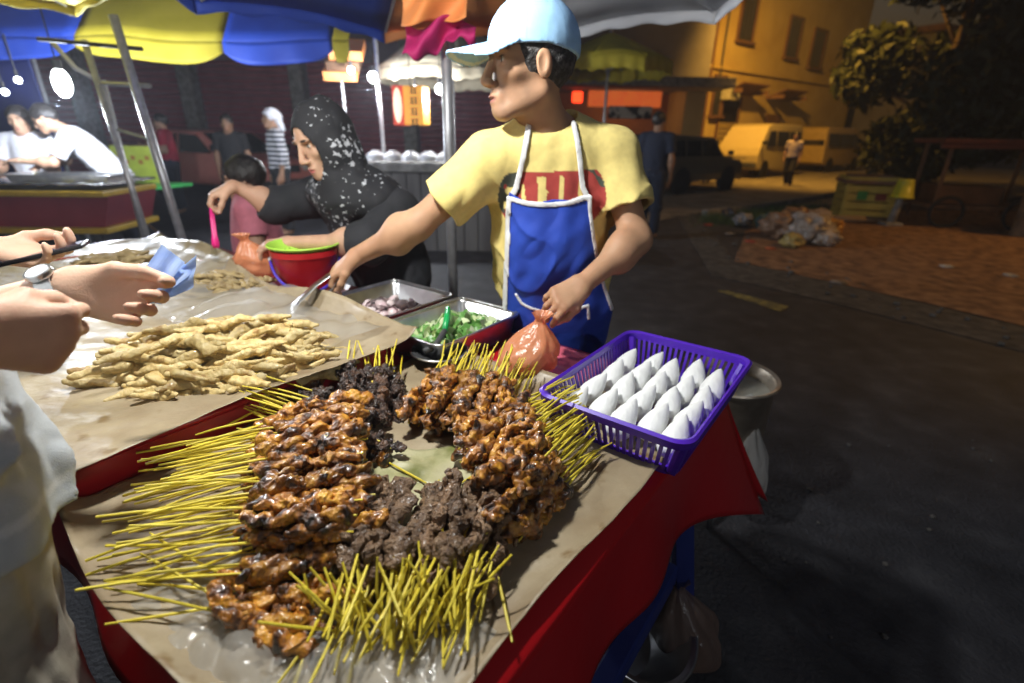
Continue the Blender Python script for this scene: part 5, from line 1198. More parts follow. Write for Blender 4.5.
b.build('base', M_PURPLE, bkt)
fr_ = sines(6, 8, 25, 71); RC = []
for i in range(4):
    b = MB().lathe([(.0005, -.040), (.010, -.040), (.020, -.037), (.0262, -.026), (.0275, -.012), (.0255, .004), (.0205, .024), (.0135, .042), (.006, .056), (.0008, .063)], n=24)
    vv = np.array(b.v)+i*.3; d = fr_(vv)*.0012; b.v = [tuple(np.array(p)*np.array((1, .78, 1))*(1+k*18)) for p, k in zip(b.v, d)]
    me = b.mesh('rice_cake'); me.materials.append(M_RICE); me.polygons.foreach_set('use_smooth', [True]*len(me.polygons)); RC.append(me)
k = 0
for row in range(5):
    for col in range(4):
        if (row, col) in ((0, 4), (3, 4)): pass
        x = -.112+.0555*row+random.uniform(-.004, .004); y = -.150+.088*col+.030*(row % 2)+random.uniform(-.005, .005)
        o = link('rice_cake', RC[k % 4]); p = tb(sb+x, tb_+y, TZ+.006+.050); o.location = p
        d = (V2*.80+U2*random.uniform(-.10, .14)+ZZ*.40).normalized(); o.rotation_mode = 'QUATERNION'; o.rotation_quaternion = d.to_track_quat('Z', 'Y'); s_ = random.uniform(.93, 1.08); o.scale = (1.0*s_, 1.08*s_, .98*s_)
        tag(o, 'smooth pointed white rice cake lying in the purple basket', 'rice cake', 'white rice cakes in the purple basket'); k += 1
# ------------------------------------------------------------------ red bucket with lime colander
bp_ = tb(-1.66, .99, TZ+.004); bu = empty('bucket', bp_, 0, 'small red bucket with a hanging blue handle between the two sellers', 'bucket'); BH = .185
MB().lathe([(0, .002), (.088, .002), (.092, .008), (.118, BH-.02), (.120, BH-.018), (.124, BH-.016), (.125, BH), (.120, BH+.002), (.112, BH-.02), (.086, .01), (0, .008)], n=40).build('pail', M_REDP, bu, auto=40)
cdir = (Vector((0, 0, 0))-Vector((bp_.x, bp_.y, 0))).normalized(); sdir = Vector((-cdir.y, cdir.x, 0))
MB().tube([Vector((0, 0, BH-.03))+sdir*.124*math.cos(a)+cdir*(.126+.012)*math.sin(a)-ZZ*.085*math.sin(a)**1.0 for a in np.linspace(.0, math.pi, 26)], .0055, 8).build('handle', mat('blue_plastic', (.06, .03, .42), rough=.35), bu, smooth=True)
for sg in (-1, 1): MB().sphere(Vector((0, 0, BH-.03))+sdir*.122*sg, .010, 2).build('handle_lug', M_WHI, bu, smooth=True)
bu.scale = (.93, .93, 1.14)
co = empty('colander', bp_+ZZ*(BH*1.14+.002), 0, 'lime green plastic colander sitting on the red bucket', 'colander')
MB().lathe([(0, -.035), (.06, -.034), (.10, -.012), (.117, .004), (.130, .008), (.134, .014), (.130, .018), (.116, .010), (.098, -.006), (.06, -.028), (0, -.030)], n=44).build('bowl', M_GREENP, co, auto=40)
b = MB()
for r_, nn in ((.035, 10), (.062, 18), (.086, 24)):
    for q in range(nn):
        a = 6.283*q/nn; zz = -.0265 if r_ < .05 else (-.0255 if r_ < .07 else -.0125); b.sphere((r_*math.cos(a), r_*math.sin(a), zz), (.004, .004, .0025), 1)
co.scale = (.93, .93, 1)
b.build('holes', mat('dark_green_hole', (.04, .10, .01)), co)
tag(MB().grid(lambda u_, v_: tb(-.80+.30*u_, .93+.29*v_, TZ+.008+.003*abs(math.sin(u_*9+v_*5))), 24, 24).build('plastic_sheet', mat('pink_plastic_sheet', (.72, .13, .18), (.80, .20, .25), scale=6, rough=.25, coat=.5, bump=.2), smooth=True, fix=False, solid=.001), 'pink plastic sheet on the red cloth under the peach bag', 'plastic sheet')
# ------------------------------------------------------------------ plastic bags
def bag(name, base, top, r, label, seed, m, cat='plastic bag', sq=.95):
    fb = sines(8, 3, 9, seed); base, top = Vector(base), Vector(top); ax = top-base; n_u, n_v = 56, 34
    prof = [(0, .25), (.02, .72), (.10, .98), (.28, 1.04), (.48, .90), (.66, .62), (.82, .34), (.92, .18), (.97, .15), (1.04, .24), (1.10, .34)]
    def fn(u_, v_):
        k = v_*(len(prof)-1); i = min(int(k), len(prof)-2); f = k-i; h = prof[i][0]*(1-f)+prof[i+1][0]*f; rr_ = prof[i][1]*(1-f)+prof[i+1][1]*f
        a = 6.2832*u_; pl = .10*math.sin(a*9+seed)*max(0, h-.35)+.05*math.sin(a*17)*max(0, h-.4); w = float(fb(np.array((math.cos(a), math.sin(a), h*2))*.12*2))*.10
        q = rr_*r*(1+pl+w); return base + ax*h + Vector((q*math.cos(a), q*math.sin(a)*sq, 0))
    return tag(MB().grid(fn, n_u, n_v).build(name, m, smooth=True, fix=False), label, cat)
bag('plastic_bag', at(523, 368, TZ+.018), pd(541, 318, 1.245), .080, 'peach plastic bag pinched in the vendor\'s hand beside the purple basket', 5, M_BAG)
lump('satay_portion', at(523, 368, TZ+.022), .052, M_GLAZE, 'portion of meat showing faintly inside the peach bag at the vendor\'s hand', 'food', 2, squash=.6)
bag('plastic_bag', tb(-1.93, .98, UZ-.01), pd(243, 238, 1.86), .092, 'orange tinted plastic bag held by the woman over the dull strips', 9, M_BAG)
bag('plastic_bag', at(690, 655, .012)+Vector((0, .02, 0)), at(690, 655, .012)+Vector((-.05, .05, .22)), .10, 'crumpled clear bag on the road under the red tablecloth', 12, bag_mat('dusty_clear_bag', (.32, .22, .18), .55))
# ------------------------------------------------------------------ pots
pc = at(752, 376, .62); po = empty('pot', (.82, 1.72, .0), 0, 'big battered aluminium pot steaming hot water behind the table corner', 'pot')
stn = empty('pot_stand', (.82, 1.72, 0), 0, 'low iron ring stand under the big aluminium pot', 'stand'); MB().tube([(.15*math.cos(a), .15*math.sin(a), .19) for a in np.linspace(0, 6.283, 28, endpoint=False)], .012, 8, closed=True).build('ring', M_DARKMET, stn, smooth=True)
for a in (0.3, 2.4, 4.5): MB().tube([(.15*math.cos(a), .15*math.sin(a), .19), (.2*math.cos(a), .2*math.sin(a), 0)], .011, 8).build('leg', M_DARKMET, stn)
po.location.z = .204
M_ALU = mat('battered_aluminium', (.40, .33, .25), (.58, .50, .40), scale=12, rough=.38, metal=.9, bump=.3, bscale=20)
MB().lathe([(0, .002), (.125, .002), (.15, .02), (.17, .10), (.172, .34), (.182, .362), (.190, .366), (.186, .372), (.172, .366), (.164, .34), (.162, .10), (.14, .02), (0, .012)], n=44).build('vessel', M_ALU, po, auto=40)
tag(MB().lathe([(0, .318), (.10, .321), (.163, .319)], n=44).build('water', mat('cloudy_water', (.30, .29, .24), (.40, .38, .32), scale=9, rough=.12, bump=.25, bscale=25), po, smooth=True))
for a in (.6, 3.74): 
    d = Vector((math.cos(a), math.sin(a), 0)); e = Vector((-d.y, d.x, 0)); MB().tube([d*.172+e*.05+ZZ*.30, d*.205+e*.045+ZZ*.305, d*.205-e*.045+ZZ*.305, d*.172-e*.05+ZZ*.30], .007, 8).build('handle', M_ALU, po)
bb = bag('plastic_bag', (.90, 1.56, .14), (.88, 1.60, .50), .075, 'large dusty clear bag hanging from the side of the aluminium pot', 15, M_CLEAR)
p2c = at(638, 640, .02); p2 = empty('basin', (.30, 1.02, .003), 0, 'shiny steel basin standing on the road under the table', 'basin')
for o_ in (p2,): o_.rotation_euler = (R_(16), R_(24), 0)
MB().lathe([(0, .0), (.10, .0), (.13, .02), (.165, .12), (.172, .15), (.182, .153), (.176, .157), (.164, .15), (.155, .12), (.12, .022), (0, .006)], n=44).build('bowl', M_STEEL, p2, auto=40); MB().tube([(.178*math.cos(a), .178*math.sin(a), .154) for a in np.linspace(0, 6.283, 44, endpoint=False)], .005, 8, closed=True).build('rim', M_STEEL, p2, smooth=True); p2.location.z = .075
# ------------------------------------------------------------------ the vendor
A_ = np.array
vsk = (.46, .255, .148)
VJ = dict(pelvis=A_((.135, 1.63, .93)), neck=A_(pd(548, 128, 1.55)), head=A_(pd(529, 70, 1.48)), F=A_((-.94, -.30, -.02)), U=A_((.0, .05, 1)),
          shL=A_(pd(611, 156, 1.56)), shR=A_(pd(490, 162, 1.52)), elR=A_(pd(416, 226, 1.50)), wrR=A_(pd(357, 256, 1.55)), elL=A_(pd(636, 240, 1.46)), wrL=A_(pd(582, 285, 1.335)),
          hipL=A_((.225, 1.62, .88)), hipR=A_((.05, 1.65, .88)), knL=A_((.235, 1.60, .47)), knR=A_((.05, 1.64, .47)), anL=A_((.24, 1.64, .085)), anR=A_((.05, 1.68, .085)))
VJ['handR'] = (A_(pd(318, 284, 1.54))-VJ['wrR'], (-.35, .1, -.9), (-.1, -1, -.1), [(.55, .75, .4), (.6, .75, .4), (.65, .75, .4), (.7, .8, .4)], [(.75, .55, .3), (.9, .1, .45), (.9, -.1, .5)])
VJ['handL'] = (A_(pd(549, 306, 1.275))-VJ['wrL'], (-.45, .35, -.8), (-.2, -.9, -.45), [(.55, .65, .3), (.65, .75, .4), (.7, .8, .4), (.75, .8, .4)], [(.75, .55, .35), (.95, .1, .4), (.95, -.2, .4)])
V = Person(VJ, vsk, .0036, 1.09, 1.03, lip=(.27, .10, .08)); V.stubble = .32; V.make('vendor in a yellow T-shirt, blue apron and light blue cap reaching out with tongs')
print('vendor', np.round(VJ['shL'], 2), np.round(VJ['shR'], 2), np.round(VJ['neck'], 2), [round(float(np.linalg.norm(VJ[a]-VJ[b])), 3) for a, b in (('shR', 'elR'), ('elR', 'wrR'), ('shL', 'elL'), ('elL', 'wrL'), ('shL', 'shR'), ('neck', 'pelvis'), ('neck', 'head'))])
souter, sfull, lo, hi = V.shirt_fn(g=.012, hem=-.10, sleeve=.62, loose=.018, belly=.03, folds=.012)
cen = (VJ['shL']+VJ['shR'])/2
def tl(P): return (P-cen) @ V.A.T            # torso coordinates: x to his left, y to the back, z up
def inside(q, boxes):
    m = np.zeros(len(q), bool)
    for x0, x1, z0, z1 in boxes: m |= (q[:, 0] > x0) & (q[:, 0] < x1) & (q[:, 2] > z0) & (q[:, 2] < z1)
    return m
YC, PR, PG = A_((.78, .63, .22)), A_((.40, .05, .04)), A_((.07, .08, .06))
pn = sines(10, 20, 90, 8)
def shirt_col(v):
    c = np.tile(YC, (len(v), 1)); q = tl(v); fr = q[:, 1] < .02; q = q.copy(); q[:, 0] += .012
    x, z = q[:, 0], q[:, 2]+.085
    # the print: a rounded red block with S U P cut out of it in yellow, worn
    H_ = .070; body = (np.abs(z) < H_) & (np.abs(x) < .150)
    body &= ~((np.abs(x) > .115) & ((np.abs(x)-.115)**2/(.035**2)+(z/H_)**2 > 1))
    yel = inside(np.c_[x, z, z], [(-.086, -.077, -.058, .036), (-.042, -.018, -.03, .058), (.018, .030, -.058, .058), (.072, .083, -.020, .045), (-.130, -.100, .010, .028), (-.135, -.108, -.034, -.016)])
    worn = pn(v) > 1.25
    m = fr & body & ~yel & ~worn; c[m] = PR; dk = fr & body & ~yel & (x < -.09) & (pn(v*.5) > -.2); c[dk] = PG
    sp_ = fr & body & ~yel & (pn(v*.35+3) > 1.0); c[sp_] = PG
    return c
M_YSH = mat('yellow_tshirt', (1, 1, 1), attr=True, scale=60, rough=.9, bump=.12, bscale=600)
sb_lo, sb_hi = lo, hi
Vin = SDF(); V.torso(Vin, .004, .028); V.limbs(Vin, legs=False, g=.004)
V.child('shirt', sfull, lo, hi, M_YSH, .0042, shirt_col)
# apron: a bib and skirt lying on the shirt, with white piping as its own part
def band(P, pts, r):
    q = tl(P)[:, [0, 2]]-A_((XO, 0)); d = np.full(len(P), 1e3)
    for a, b_ in zip(pts[:-1], pts[1:]):
        a, b_ = A_(a), A_(b_); ba = b_-a; h = np.clip(((q-a) @ ba)/(ba @ ba), 0, 1); d = np.minimum(d, np.linalg.norm(q-a-h[:, None]*ba, axis=1))
    return d-r
bz = -.080; XO = -.022
def half(z): return np.where(z > bz, .112, np.minimum(.112+np.maximum(0, (bz-z)/.36)**1.7*.09, .21))
def halfl(z): return np.minimum(.112+np.maximum(0, (bz-z)/.36)*.022, .21)
HP = SDF(); HP.ell(VJ['pelvis']+A_((0, 0, -.1)), (.19, .145, .25), V.P, .05).ell(VJ['pelvis'], (.18, .14, .14), V.P, .08)
def core(P):
    a = souter(P); b = HP(P); h = np.maximum(.06-np.abs(a-b), 0)/.06; return np.minimum(a, b)-h*h*.06*.25
def apron(P):
    d = core(P); q = tl(P); sh = np.maximum(d-.011, .002-d); x, z = q[:, 0], q[:, 2]
    xo = x-XO
    sh = np.maximum(sh, np.where(xo < 0, -xo-halfl(z), xo-half(z))); sh = np.maximum(sh, z-(bz+.006*np.cos(x*40)-.012+1.2*x*x)); sh = np.maximum(sh, q[:, 1]-.03); return np.maximum(sh, -.78-z)
alo, ahi = np.minimum(lo, A_(VJ['pelvis'])-.35), np.maximum(hi, A_(VJ['pelvis'])+.3)
M_APR = mat('blue_apron_cloth', (.010, .045, .36), (.014, .060, .44), scale=14, rough=.75, bump=.15, bscale=350)
V.child('apron', apron, alo, ahi, M_APR, .0042)
edge = [(-.112, bz-.004), (-.06, bz-.015), (0, bz-.019), (.06, bz-.015), (.112, bz-.004)]
def hh(z): return float(half(A_([z]))[0])
lft = [(.112, bz-.005)]+[(hh(z), z) for z in (-.12, -.16, -.2, -.24, -.28, -.32, -.36, -.40, -.44)]; rgt = [(-.112, bz-.005)]+[(-float(halfl(A_([z]))[0]), z) for z in (-.15, -.25, -.35, -.44)]
pk = [(-.100, -.375), (-.085, -.40), (0, -.425), (.115, -.405), (.12, -.45)]; pk2 = [(0, -.388), (.06, -.388), (.118, -.375)]; pk3 = [(-.085, -.335), (-.055, -.39)]
strapL = [(.108, bz-.005), (.094, -.06), (.082, .03), (.072, .10)]; strapR = [(-.108, bz-.005), (-.092, -.06), (-.068, .03), (-.05, .10)]
def piping(P):
    d = core(P); q = tl(P); b_ = np.minimum.reduce([band(P, edge, .0065), band(P, lft, .006), band(P, rgt, .006), band(P, pk, .005)])
    s_ = np.maximum(np.maximum(d-.0145, .001-d), q[:, 1]-.03); a = np.maximum(s_, b_)
    return a
def straps(P, pts):
    d = souter(P); q = tl(P); b_ = band(P, pts, .0075); return np.maximum(np.maximum(np.maximum(d-.0085, .0005-d), b_), q[:, 1]-.05)
M_PIP = cloth('white_piping', (.74, .74, .74)); V.child('apron_piping', piping, alo, ahi, M_PIP, .0036)
for pts in (strapL, strapR): V.child('apron_strap', lambda P, pts=pts: straps(P, pts), alo, ahi, M_PIP, .0036)
# strap going round the neck
hp = V.hp
nb = VJ['neck']; sL = cen+V.X*.05+V.Z*.075-V.Y*.03; sR = cen-V.X*.055+V.Z*.07-V.Y*.04
V.trousers(M_NAVY, top=-.09, loose=.012)
# cap
def cap_fn():
    D = SDF(); D.ell(V.hp(-.014, 0, .050), A_((.113, .091, .110))*V.hs, V.H)
    B = SDF()
    def f(P):
        q = ((P-V.hc) @ V.H.T)/V.hs; d = D(P)/V.hs
        # the rim plane dips at the back
        dome = np.maximum(d, (.040-.10*np.minimum(q[:, 0], 0)*-1*.55) - q[:, 2]) if False else np.maximum(d, (.042+.18*np.minimum(q[:, 0]+.02, 0)) - q[:, 2])
        dome = np.maximum(dome, -(d+.010)) - .0008*np.abs(wr1(P*2))
        x, y, z = q[:, 0], q[:, 1], q[:, 2]
        r = np.sqrt(((x-.065)/.135)**2+(y/.088)**2); zb = .056-.022*np.maximum(0, (x-.08)/.1)-5.0*y*y*np.clip((x-.02)/.1, 0, 1)
        brim = np.maximum(np.maximum((r-1)*.085, np.abs(z-zb)-.0035), .050-x)
        brim = np.maximum(brim, -(d+.004))
        return np.minimum(dome, brim)*V.hs
    return f
clo, chi = V.hc-.30, V.hc+.26
def cap_col(v):
    q = ((v-V.hc) @ V.H.T)/V.hs; c = np.tile(A_((.36, .62, .92)), (len(v), 1)); ang = np.arctan2(q[:, 1], q[:, 0]+.014)
    rim_ = (q[:, 0] > .055) & (np.abs(np.sqrt(((q[:, 0]-.065)/.135)**2+(q[:, 1]/.088)**2)-.90) < .045); c[rim_] = (.70, .82, .88)
    seam = (np.abs(((ang+math.pi/6) % (math.pi/3))-math.pi/6) < .018) & (q[:, 2] > .05) & (q[:, 0] < .07); c[seam] = (.30, .54, .84); return c
M_CAP = mat('light_blue_cap', (1, 1, 1), attr=True, scale=40, rough=.85, bump=.15, bscale=500)
V.child('cap', cap_fn(), clo, chi, M_CAP, .004, cap_col)
# short greying hair under the cap
S = SDF(); S.ell(V.hp(-.016, 0, .034), A_((.101, .081, .095))*V.hs, V.H); F2 = SDF(); F2.ell(V.hp(.095, 0, -.02), A_((.085, .10, .12))*V.hs, V.H).ell(V.hp(.0, 0, -.085), A_((.075, .12, .072))*V.hs, V.H, .01)
lo2, hi2 = S.bounds(); M_GH = mat('greying_hair', (.012, .011, .010), (.16, .15, .15), scale=70, lo=.45, hi=.8, rough=.6, bump=.6, bscale=200)
V.child('hair', lambda P: np.maximum(np.maximum(S(P)-.002*wr2(P*1.6), -F2(P)), ((P-V.hc) @ V.U)-.075*V.hs), lo2, hi2, M_GH, .0036)
# ------------------------------------------------------------------ the vendor's tongs
def tongs(name, a, b_, label, w=.016, gap=.030, m=M_STEEL, grip=None):
    a, b_ = Vector(a), Vector(b_); d = (b_-a); L = d.length; t = empty(name, a, 0, label, 'tongs'); x = d.normalized(); y = ZZ.cross(x).normalized(); z = x.cross(y); M = Matrix((x, y, z)).transposed()
    for sg in (-1, 1):
        b = MB(); pr = [(-.02, .002, .6), (.0, .008, .7), (.35, gap*.5, .8), (.7, gap*.55, .85), (.8, gap*.5, 1.3), (.92, gap*.35, 1.7), (1.0, gap*.15, 1.2)]
        vs = []
        for f, g_, ww in pr:
            for e in (-1, 1): vs.append(M @ Vector((f*L, e*w*ww*.5, sg*g_)))
        b.add(vs, [(2*i, 2*i+1, 2*i+3, 2*i+2) for i in range(len(pr)-1)]); b.build('jaw', m, t, solid=.0018, smooth=True)
    b = MB(); b.tube([M @ Vector((-.02*L, -w*.4, 0)), M @ Vector((-.02*L, w*.4, 0))], .004, 8); b.build('hinge', m, t); return t
tongs('tongs', pd(338, 272, 1.535), pd(289, 322, 1.44), 'long steel tongs in the vendor\'s stretched out hand', w=.048, gap=.045)
# ------------------------------------------------------------------ the woman
wsk = (.50, .29, .19)
WJ = dict(pelvis=A_((-.52, 2.16, .82)), neck=A_(pd(356, 186, 2.10)), head=A_(pd(323, 143, 2.03)), F=A_((-.60, -.76, -.38)), U=A_((-.20, -.08, 1)),
          shL=A_(pd(399, 212, 1.99)), shR=A_(pd(318, 196, 2.26)), elL=A_(pd(368, 243, 1.83)), wrL=A_(pd(290, 243, 1.86)), elR=A_(pd(275, 206, 2.22)), wrR=A_(pd(234, 186, 2.14)),
          hipL=A_((-.46, 2.10, .78)), hipR=A_((-.58, 2.22, .78)), knL=A_((-.47, 2.12, .42)), knR=A_((-.60, 2.24, .42)), anL=A_((-.46, 2.15, .085)), anR=A_((-.58, 2.27, .085)))
WJ['handL'] = (A_(pd(258, 246, 1.86))-WJ['wrL'], (-.2, .15, -1), (0, 1, .1), [(.35, .5, .3), (.4, .5, .3), (.45, .55, .3), (.5, .6, .3)], [(.8, .5, .4), (.95, .0, .4), (.9, 0, .4)])
WJ['handR'] = (A_(pd(210, 196, 2.10))-WJ['wrR'], (.0, .1, -1), (0, -1, -.1), [(.75, .7, .4), (.8, .7, .4), (.85, .7, .4), (.9, .7, .4)], [(.75, .5, .45), (.8, .1, .7), (.7, 0, .7)])
Wm = Person(WJ, wsk, .0042, 1.03, .95, lip=(.42, .12, .11)); Wm.make('woman in a black patterned head scarf and black top filling a plastic bag')
print('woman', [round(float(np.linalg.norm(WJ[a]-WJ[b])), 3) for a, b in (('shR', 'elR'), ('elR', 'wrR'), ('shL', 'elL'), ('elL', 'wrL'), ('shL', 'shR'), ('neck', 'pelvis'), ('neck', 'head'))])
o, f, lo, hi = Wm.shirt_fn(g=.022, hem=-.30, sleeve=1.22, loose=.026, belly=.02, folds=.010)
Sk = SDF(); Sk.cone(WJ['pelvis'], A_((WJ['pelvis'][0], WJ['pelvis'][1], .12)), .19, .25, .05, flat=True)
f_top = lambda P: np.minimum(f(P), np.maximum(Sk(P)-.006*wr1(P), P[:, 2]-.70))
M_BTOP = mat('black_top', (.010, .011, .014), (.018, .018, .022), scale=8, rough=.85, bump=.2, bscale=300)
lo_, hi_ = Sk.bounds(); Wm.child('top', f_top, np.minimum(lo, lo_), np.maximum(hi, hi_), M_BTOP, .006)
H1 = SDF(); H1.ell(Wm.hp(-.020, 0, .030), A_((.118, .098, .116))*Wm.hs, Wm.H).ell(Wm.hp(-.01, 0, -.06), A_((.098, .092, .09))*Wm.hs, Wm.H, .05)
H1.cone(Wm.hp(-.03, 0, -.09), WJ['neck']+A_((.0, -.01, -.02)), .088, .115, .07)
H1.ell((WJ['shL']*.55+WJ['neck']*.45)+A_((-.02, -.02, .01)), (.13, .11, .085), Wm.A, .07).ell((WJ['shR']*.45+WJ['neck']*.55)+A_((-.02, 0, .0)), (.12, .11, .08), Wm.A, .07)
H1.cone(WJ['neck']-Wm.Y*.08-Wm.Z*.02, WJ['neck']-Wm.Y*.125-Wm.Z*.20, .10, .055, .07)
HF = SDF(); HF.ell(Wm.hp(.085, 0, -.016), A_((.090, .070, .100))*Wm.hs, Wm.H)
HC = SDF(); HC.ell(Wm.hp(-.012, 0, .02), A_((.098, .079, .10))*Wm.hs, Wm.H).cone(Wm.hp(-.02, 0, -.05), WJ['neck'], .058, .066, .03)
def hij(P):
    d = H1(P); m = np.abs(d) < .05
    if m.any(): d[m] -= .007*wr1(P[m]*.9)+.005*np.abs(wr2(P[m]*.5))
    return np.maximum(np.maximum(d, -HF(P)), -(HC(P)-.003))
M_HIJ = mat('black_floral_scarf', (.010, .010, .013), (.42, .43, .46), scale=60, detail=3, lo=.735, hi=.78, rough=.8)
nt = M_HIJ.node_tree; ns = [x for x in nt.nodes if x.type == 'TEX_NOISE'][0]; ns2 = nt.nodes.new('ShaderNodeTexNoise'); ns2.inputs['Scale'].default_value = 5; ml = nt.nodes.new('ShaderNodeMath'); ml.operation = 'MULTIPLY_ADD'; ml.inputs[1].default_value = .75; ml.inputs[2].default_value = -.28
tcn = [x for x in nt.nodes if x.type == 'TEX_COORD'][0]; nt.links.new(tcn.outputs['Object'], ns2.inputs['Vector']); nt.links.new(ns2.outputs[0], ml.inputs[0])
ad = nt.nodes.new('ShaderNodeMath'); ad.operation = 'ADD'; nt.links.new(ns.outputs[0], ad.inputs[0]); nt.links.new(ml.outputs[0], ad.inputs[1]); rp_ = [x for x in nt.nodes if x.type == 'VALTORGB'][0]; nt.links.new(ad.outputs[0], rp_.inputs[0])
lo, hi = H1.bounds(); Wm.child('head_scarf', hij, lo, hi, M_HIJ, .0045)
tongs('tongs', pd(211, 205, 2.08), pd(216, 248, 2.02), 'small tongs with bright pink tips in the woman\'s raised hand', w=.014, gap=.030, m=mat('pink_plastic', (.75, .02, .22), rough=.35))
# ------------------------------------------------------------------ customer with the banknotes
ask = (.60, .37, .26); cA = U2*-.872+V2*-.06
fA = A_((.592, .806, 0)); lA = A_((-.806, .592, 0)); bA = A_((cA.x, cA.y, 0)); up = A_((0, 0, 1.0))
AJ = dict(pelvis=bA+up*.93, neck=bA+up*1.45, head=bA+up*1.60+fA*.02, F=fA+A_((.2, 0, -.4)), shL=bA+up*1.37+lA*.18, shR=bA+up*1.37-lA*.18, hipL=bA+up*.88+lA*.085, hipR=bA+up*.88-lA*.085,
          knL=bA+up*.47+lA*.09, knR=bA+up*.47-lA*.10, anL=bA+up*.085+lA*.1, anR=bA+up*.085-lA*.10)
AJ['wrL'] = A_(dep(66, 289, .74)); AJ['elL'] = AJ['shL']+A_((-.04, .01, -.27)); AJ['wrR'] = A_(dep(-48, 332, .52)); AJ['elR'] = AJ['shR']+A_((-.02, -.02, -.265))
AJ['elL'] = AJ['wrL'] + nrm(AJ['elL']-AJ['wrL'])*.25
cam_r, cam_u, cam_f = CR, CU, _f
AJ['handL'] = (A_(dep(152, 303, .79))-AJ['wrL'], -cam_f+cam_r*.25, cam_u, [(.35, .9, .7), (.75, 1.0, .7), (.9, 1.0, .7), (1.0, 1.0, .7)], [(.80, .50, .40), (.97, .10, .22), (.98, -.10, .12)], 1.0)
AJ['handR'] = (A_(dep(40, 338, .58))-AJ['wrR'], cam_f+cam_r*.1, cam_u, [(.9, 1.1, .6), (1.0, 1.1, .6), (1.1, 1.1, .6), (1.1, 1.1, .6)], [(.75, .5, .4), (.9, .0, .5), (.8, -.2, .5)], 1.02)
Pa = Person(AJ, ask, .0034); Pa.make('customer in a pale grey top and khaki trousers holding out folded blue banknotes')
print('cust', [round(float(np.linalg.norm(AJ[a]-AJ[b])), 3) for a, b in (('shR', 'elR'), ('elR', 'wrR'), ('shL', 'elL'), ('elL', 'wrL'))])
o, f, lo, hi = Pa.shirt_fn(g=.016, hem=.0, sleeve=.75, folds=.014)
def top_col(v):
    q = v-Pa.base; c = np.tile(A_((.46, .49, .51)), (len(v), 1)); zz = v[:, 2]+.10*(q @ lA)+.012*wr1(v)
    c[(zz < .965) & (zz > .952)] = (.6, .62, .63); return c
Pa.child('top', f, lo, hi, mat('two_tone_top', (1, 1, 1), attr=True, scale=40, rough=.9, bump=.2, bscale=500), .0055, top_col)
J_ = Pa.J; TT = SDF(); TT.ell(J_['pelvis'], (.172, .125, .13), Pa.P, .05)
for k in 'LR': TT.chain([J_['hip'+k], J_['kn'+k]], [.096, .078], .025); TT.cone(J_['kn'+k], J_['an'+k], .078, .066, .03, flat=True)
wr3 = sines(12, 5, 20, 55)
def ftr(P):
    d = TT(P); m = np.abs(d) < .06
    if m.any(): d[m] -= .011*np.abs(wr3(P[m]*A_((1.2, 1.2, .45)))) + .004*wr2(P[m]*.7)
    return np.maximum(d, P[:, 2]-1.0)
Pa.child('trousers', ftr, *TT.bounds(), cloth('khaki_cloth', (.36, .33, .25), (.46, .42, .33)), .0055); Pa.hair()
# wristwatch worn on that wrist
wd = nrm(A_(AJ['wrL'])-A_(AJ['elL'])); wc = A_(AJ['wrL'])-wd*.012; wt = empty('wristwatch', Vector(wc), 0, 'silver wristwatch on the wrist of the hand holding banknotes', 'watch')
qx = ortho(cam_u, wd); qy = np.cross(wd, qx)
ring = []
MW = Matrix((Vector(qx), Vector(qy), Vector(wd))).transposed()
MB().lathe([(.0300, -.010), (.0325, -.010), (.0325, .010), (.0300, .010), (.0300, -.010)], n=36, M=MW).build('strap', M_STEEL, wt, auto=30)
nw = nrm(-cam_f+qx*.9); nw = ortho(nw, wd); nz_ = Vector(nw); MW2 = Matrix((Vector(wd), Vector(np.cross(nw, wd)), nz_)).transposed()
MB().lathe([(0, 0), (.0165, 0), (.018, .003), (.017, .008), (.015, .009)], Vector(nw)*.0315, 28, MW2).build('case', M_STEEL, wt, auto=30); MB().lathe([(0, .0075), (.0145, .0075), (.0145, .0085), (0, .0088)], Vector(nw)*.0315, 28, MW2).build('dial', mat('pale_dial', (.6, .62, .65), rough=.15), wt)
# banknotes
M_NOTE = mat('blue_banknote', (.42, .56, .88), (.62, .75, .97), scale=38, detail=6, rough=.7, lo=.38, hi=.62)
_nt = M_NOTE.node_tree; _tr = _nt.nodes.new('ShaderNodeBsdfTranslucent'); _tr.inputs[0].default_value = (.55, .70, .95, 1); _ms = _nt.nodes.new('ShaderNodeMixShader'); _ms.inputs[0].default_value = .5
_nt.links.new(_nt.nodes['Principled BSDF'].outputs[0], _ms.inputs[1]); _nt.links.new(_tr.outputs[0], _ms.inputs[2]); _nt.links.new(_ms.outputs[0], _nt.nodes['Material Output'].inputs[0])
def note(quad, label, bend, seed):
    p = [A_(dep(*q)) for q in quad]
    def fn(u_, v_):
        a = p[0]*(1-u_)+p[1]*u_; b_ = p[3]*(1-u_)+p[2]*u_; q = a*(1-v_)+b_*v_; n = np.cross(p[1]-p[0], p[3]-p[0]); n /= np.linalg.norm(n)
        return Vector(q + n*(bend*(abs(u_-.5)*2-.5)+.0015*math.sin(v_*11+seed)))
    return tag(MB().grid(fn, 17, 13).build('banknote', M_NOTE, smooth=False, fix=False, solid=.0005), label, 'banknote')
note([(128, 298, .83), (160, 244, .83), (184, 262, .84), (158, 303, .83)], 'light blue banknote nearest the thumb, tilted towards the customer', .006, 1)
note([(136, 300, .845), (198, 256, .85), (194, 288, .85), (150, 304, .845)], 'light blue banknote fanned out behind, its corner pointing at the woman', -.007, 4)
note([(130, 299, .838), (168, 250, .842), (192, 272, .845), (160, 304, .838)], 'folded blue banknote between the other two in the customer\'s grip', .010, 7)
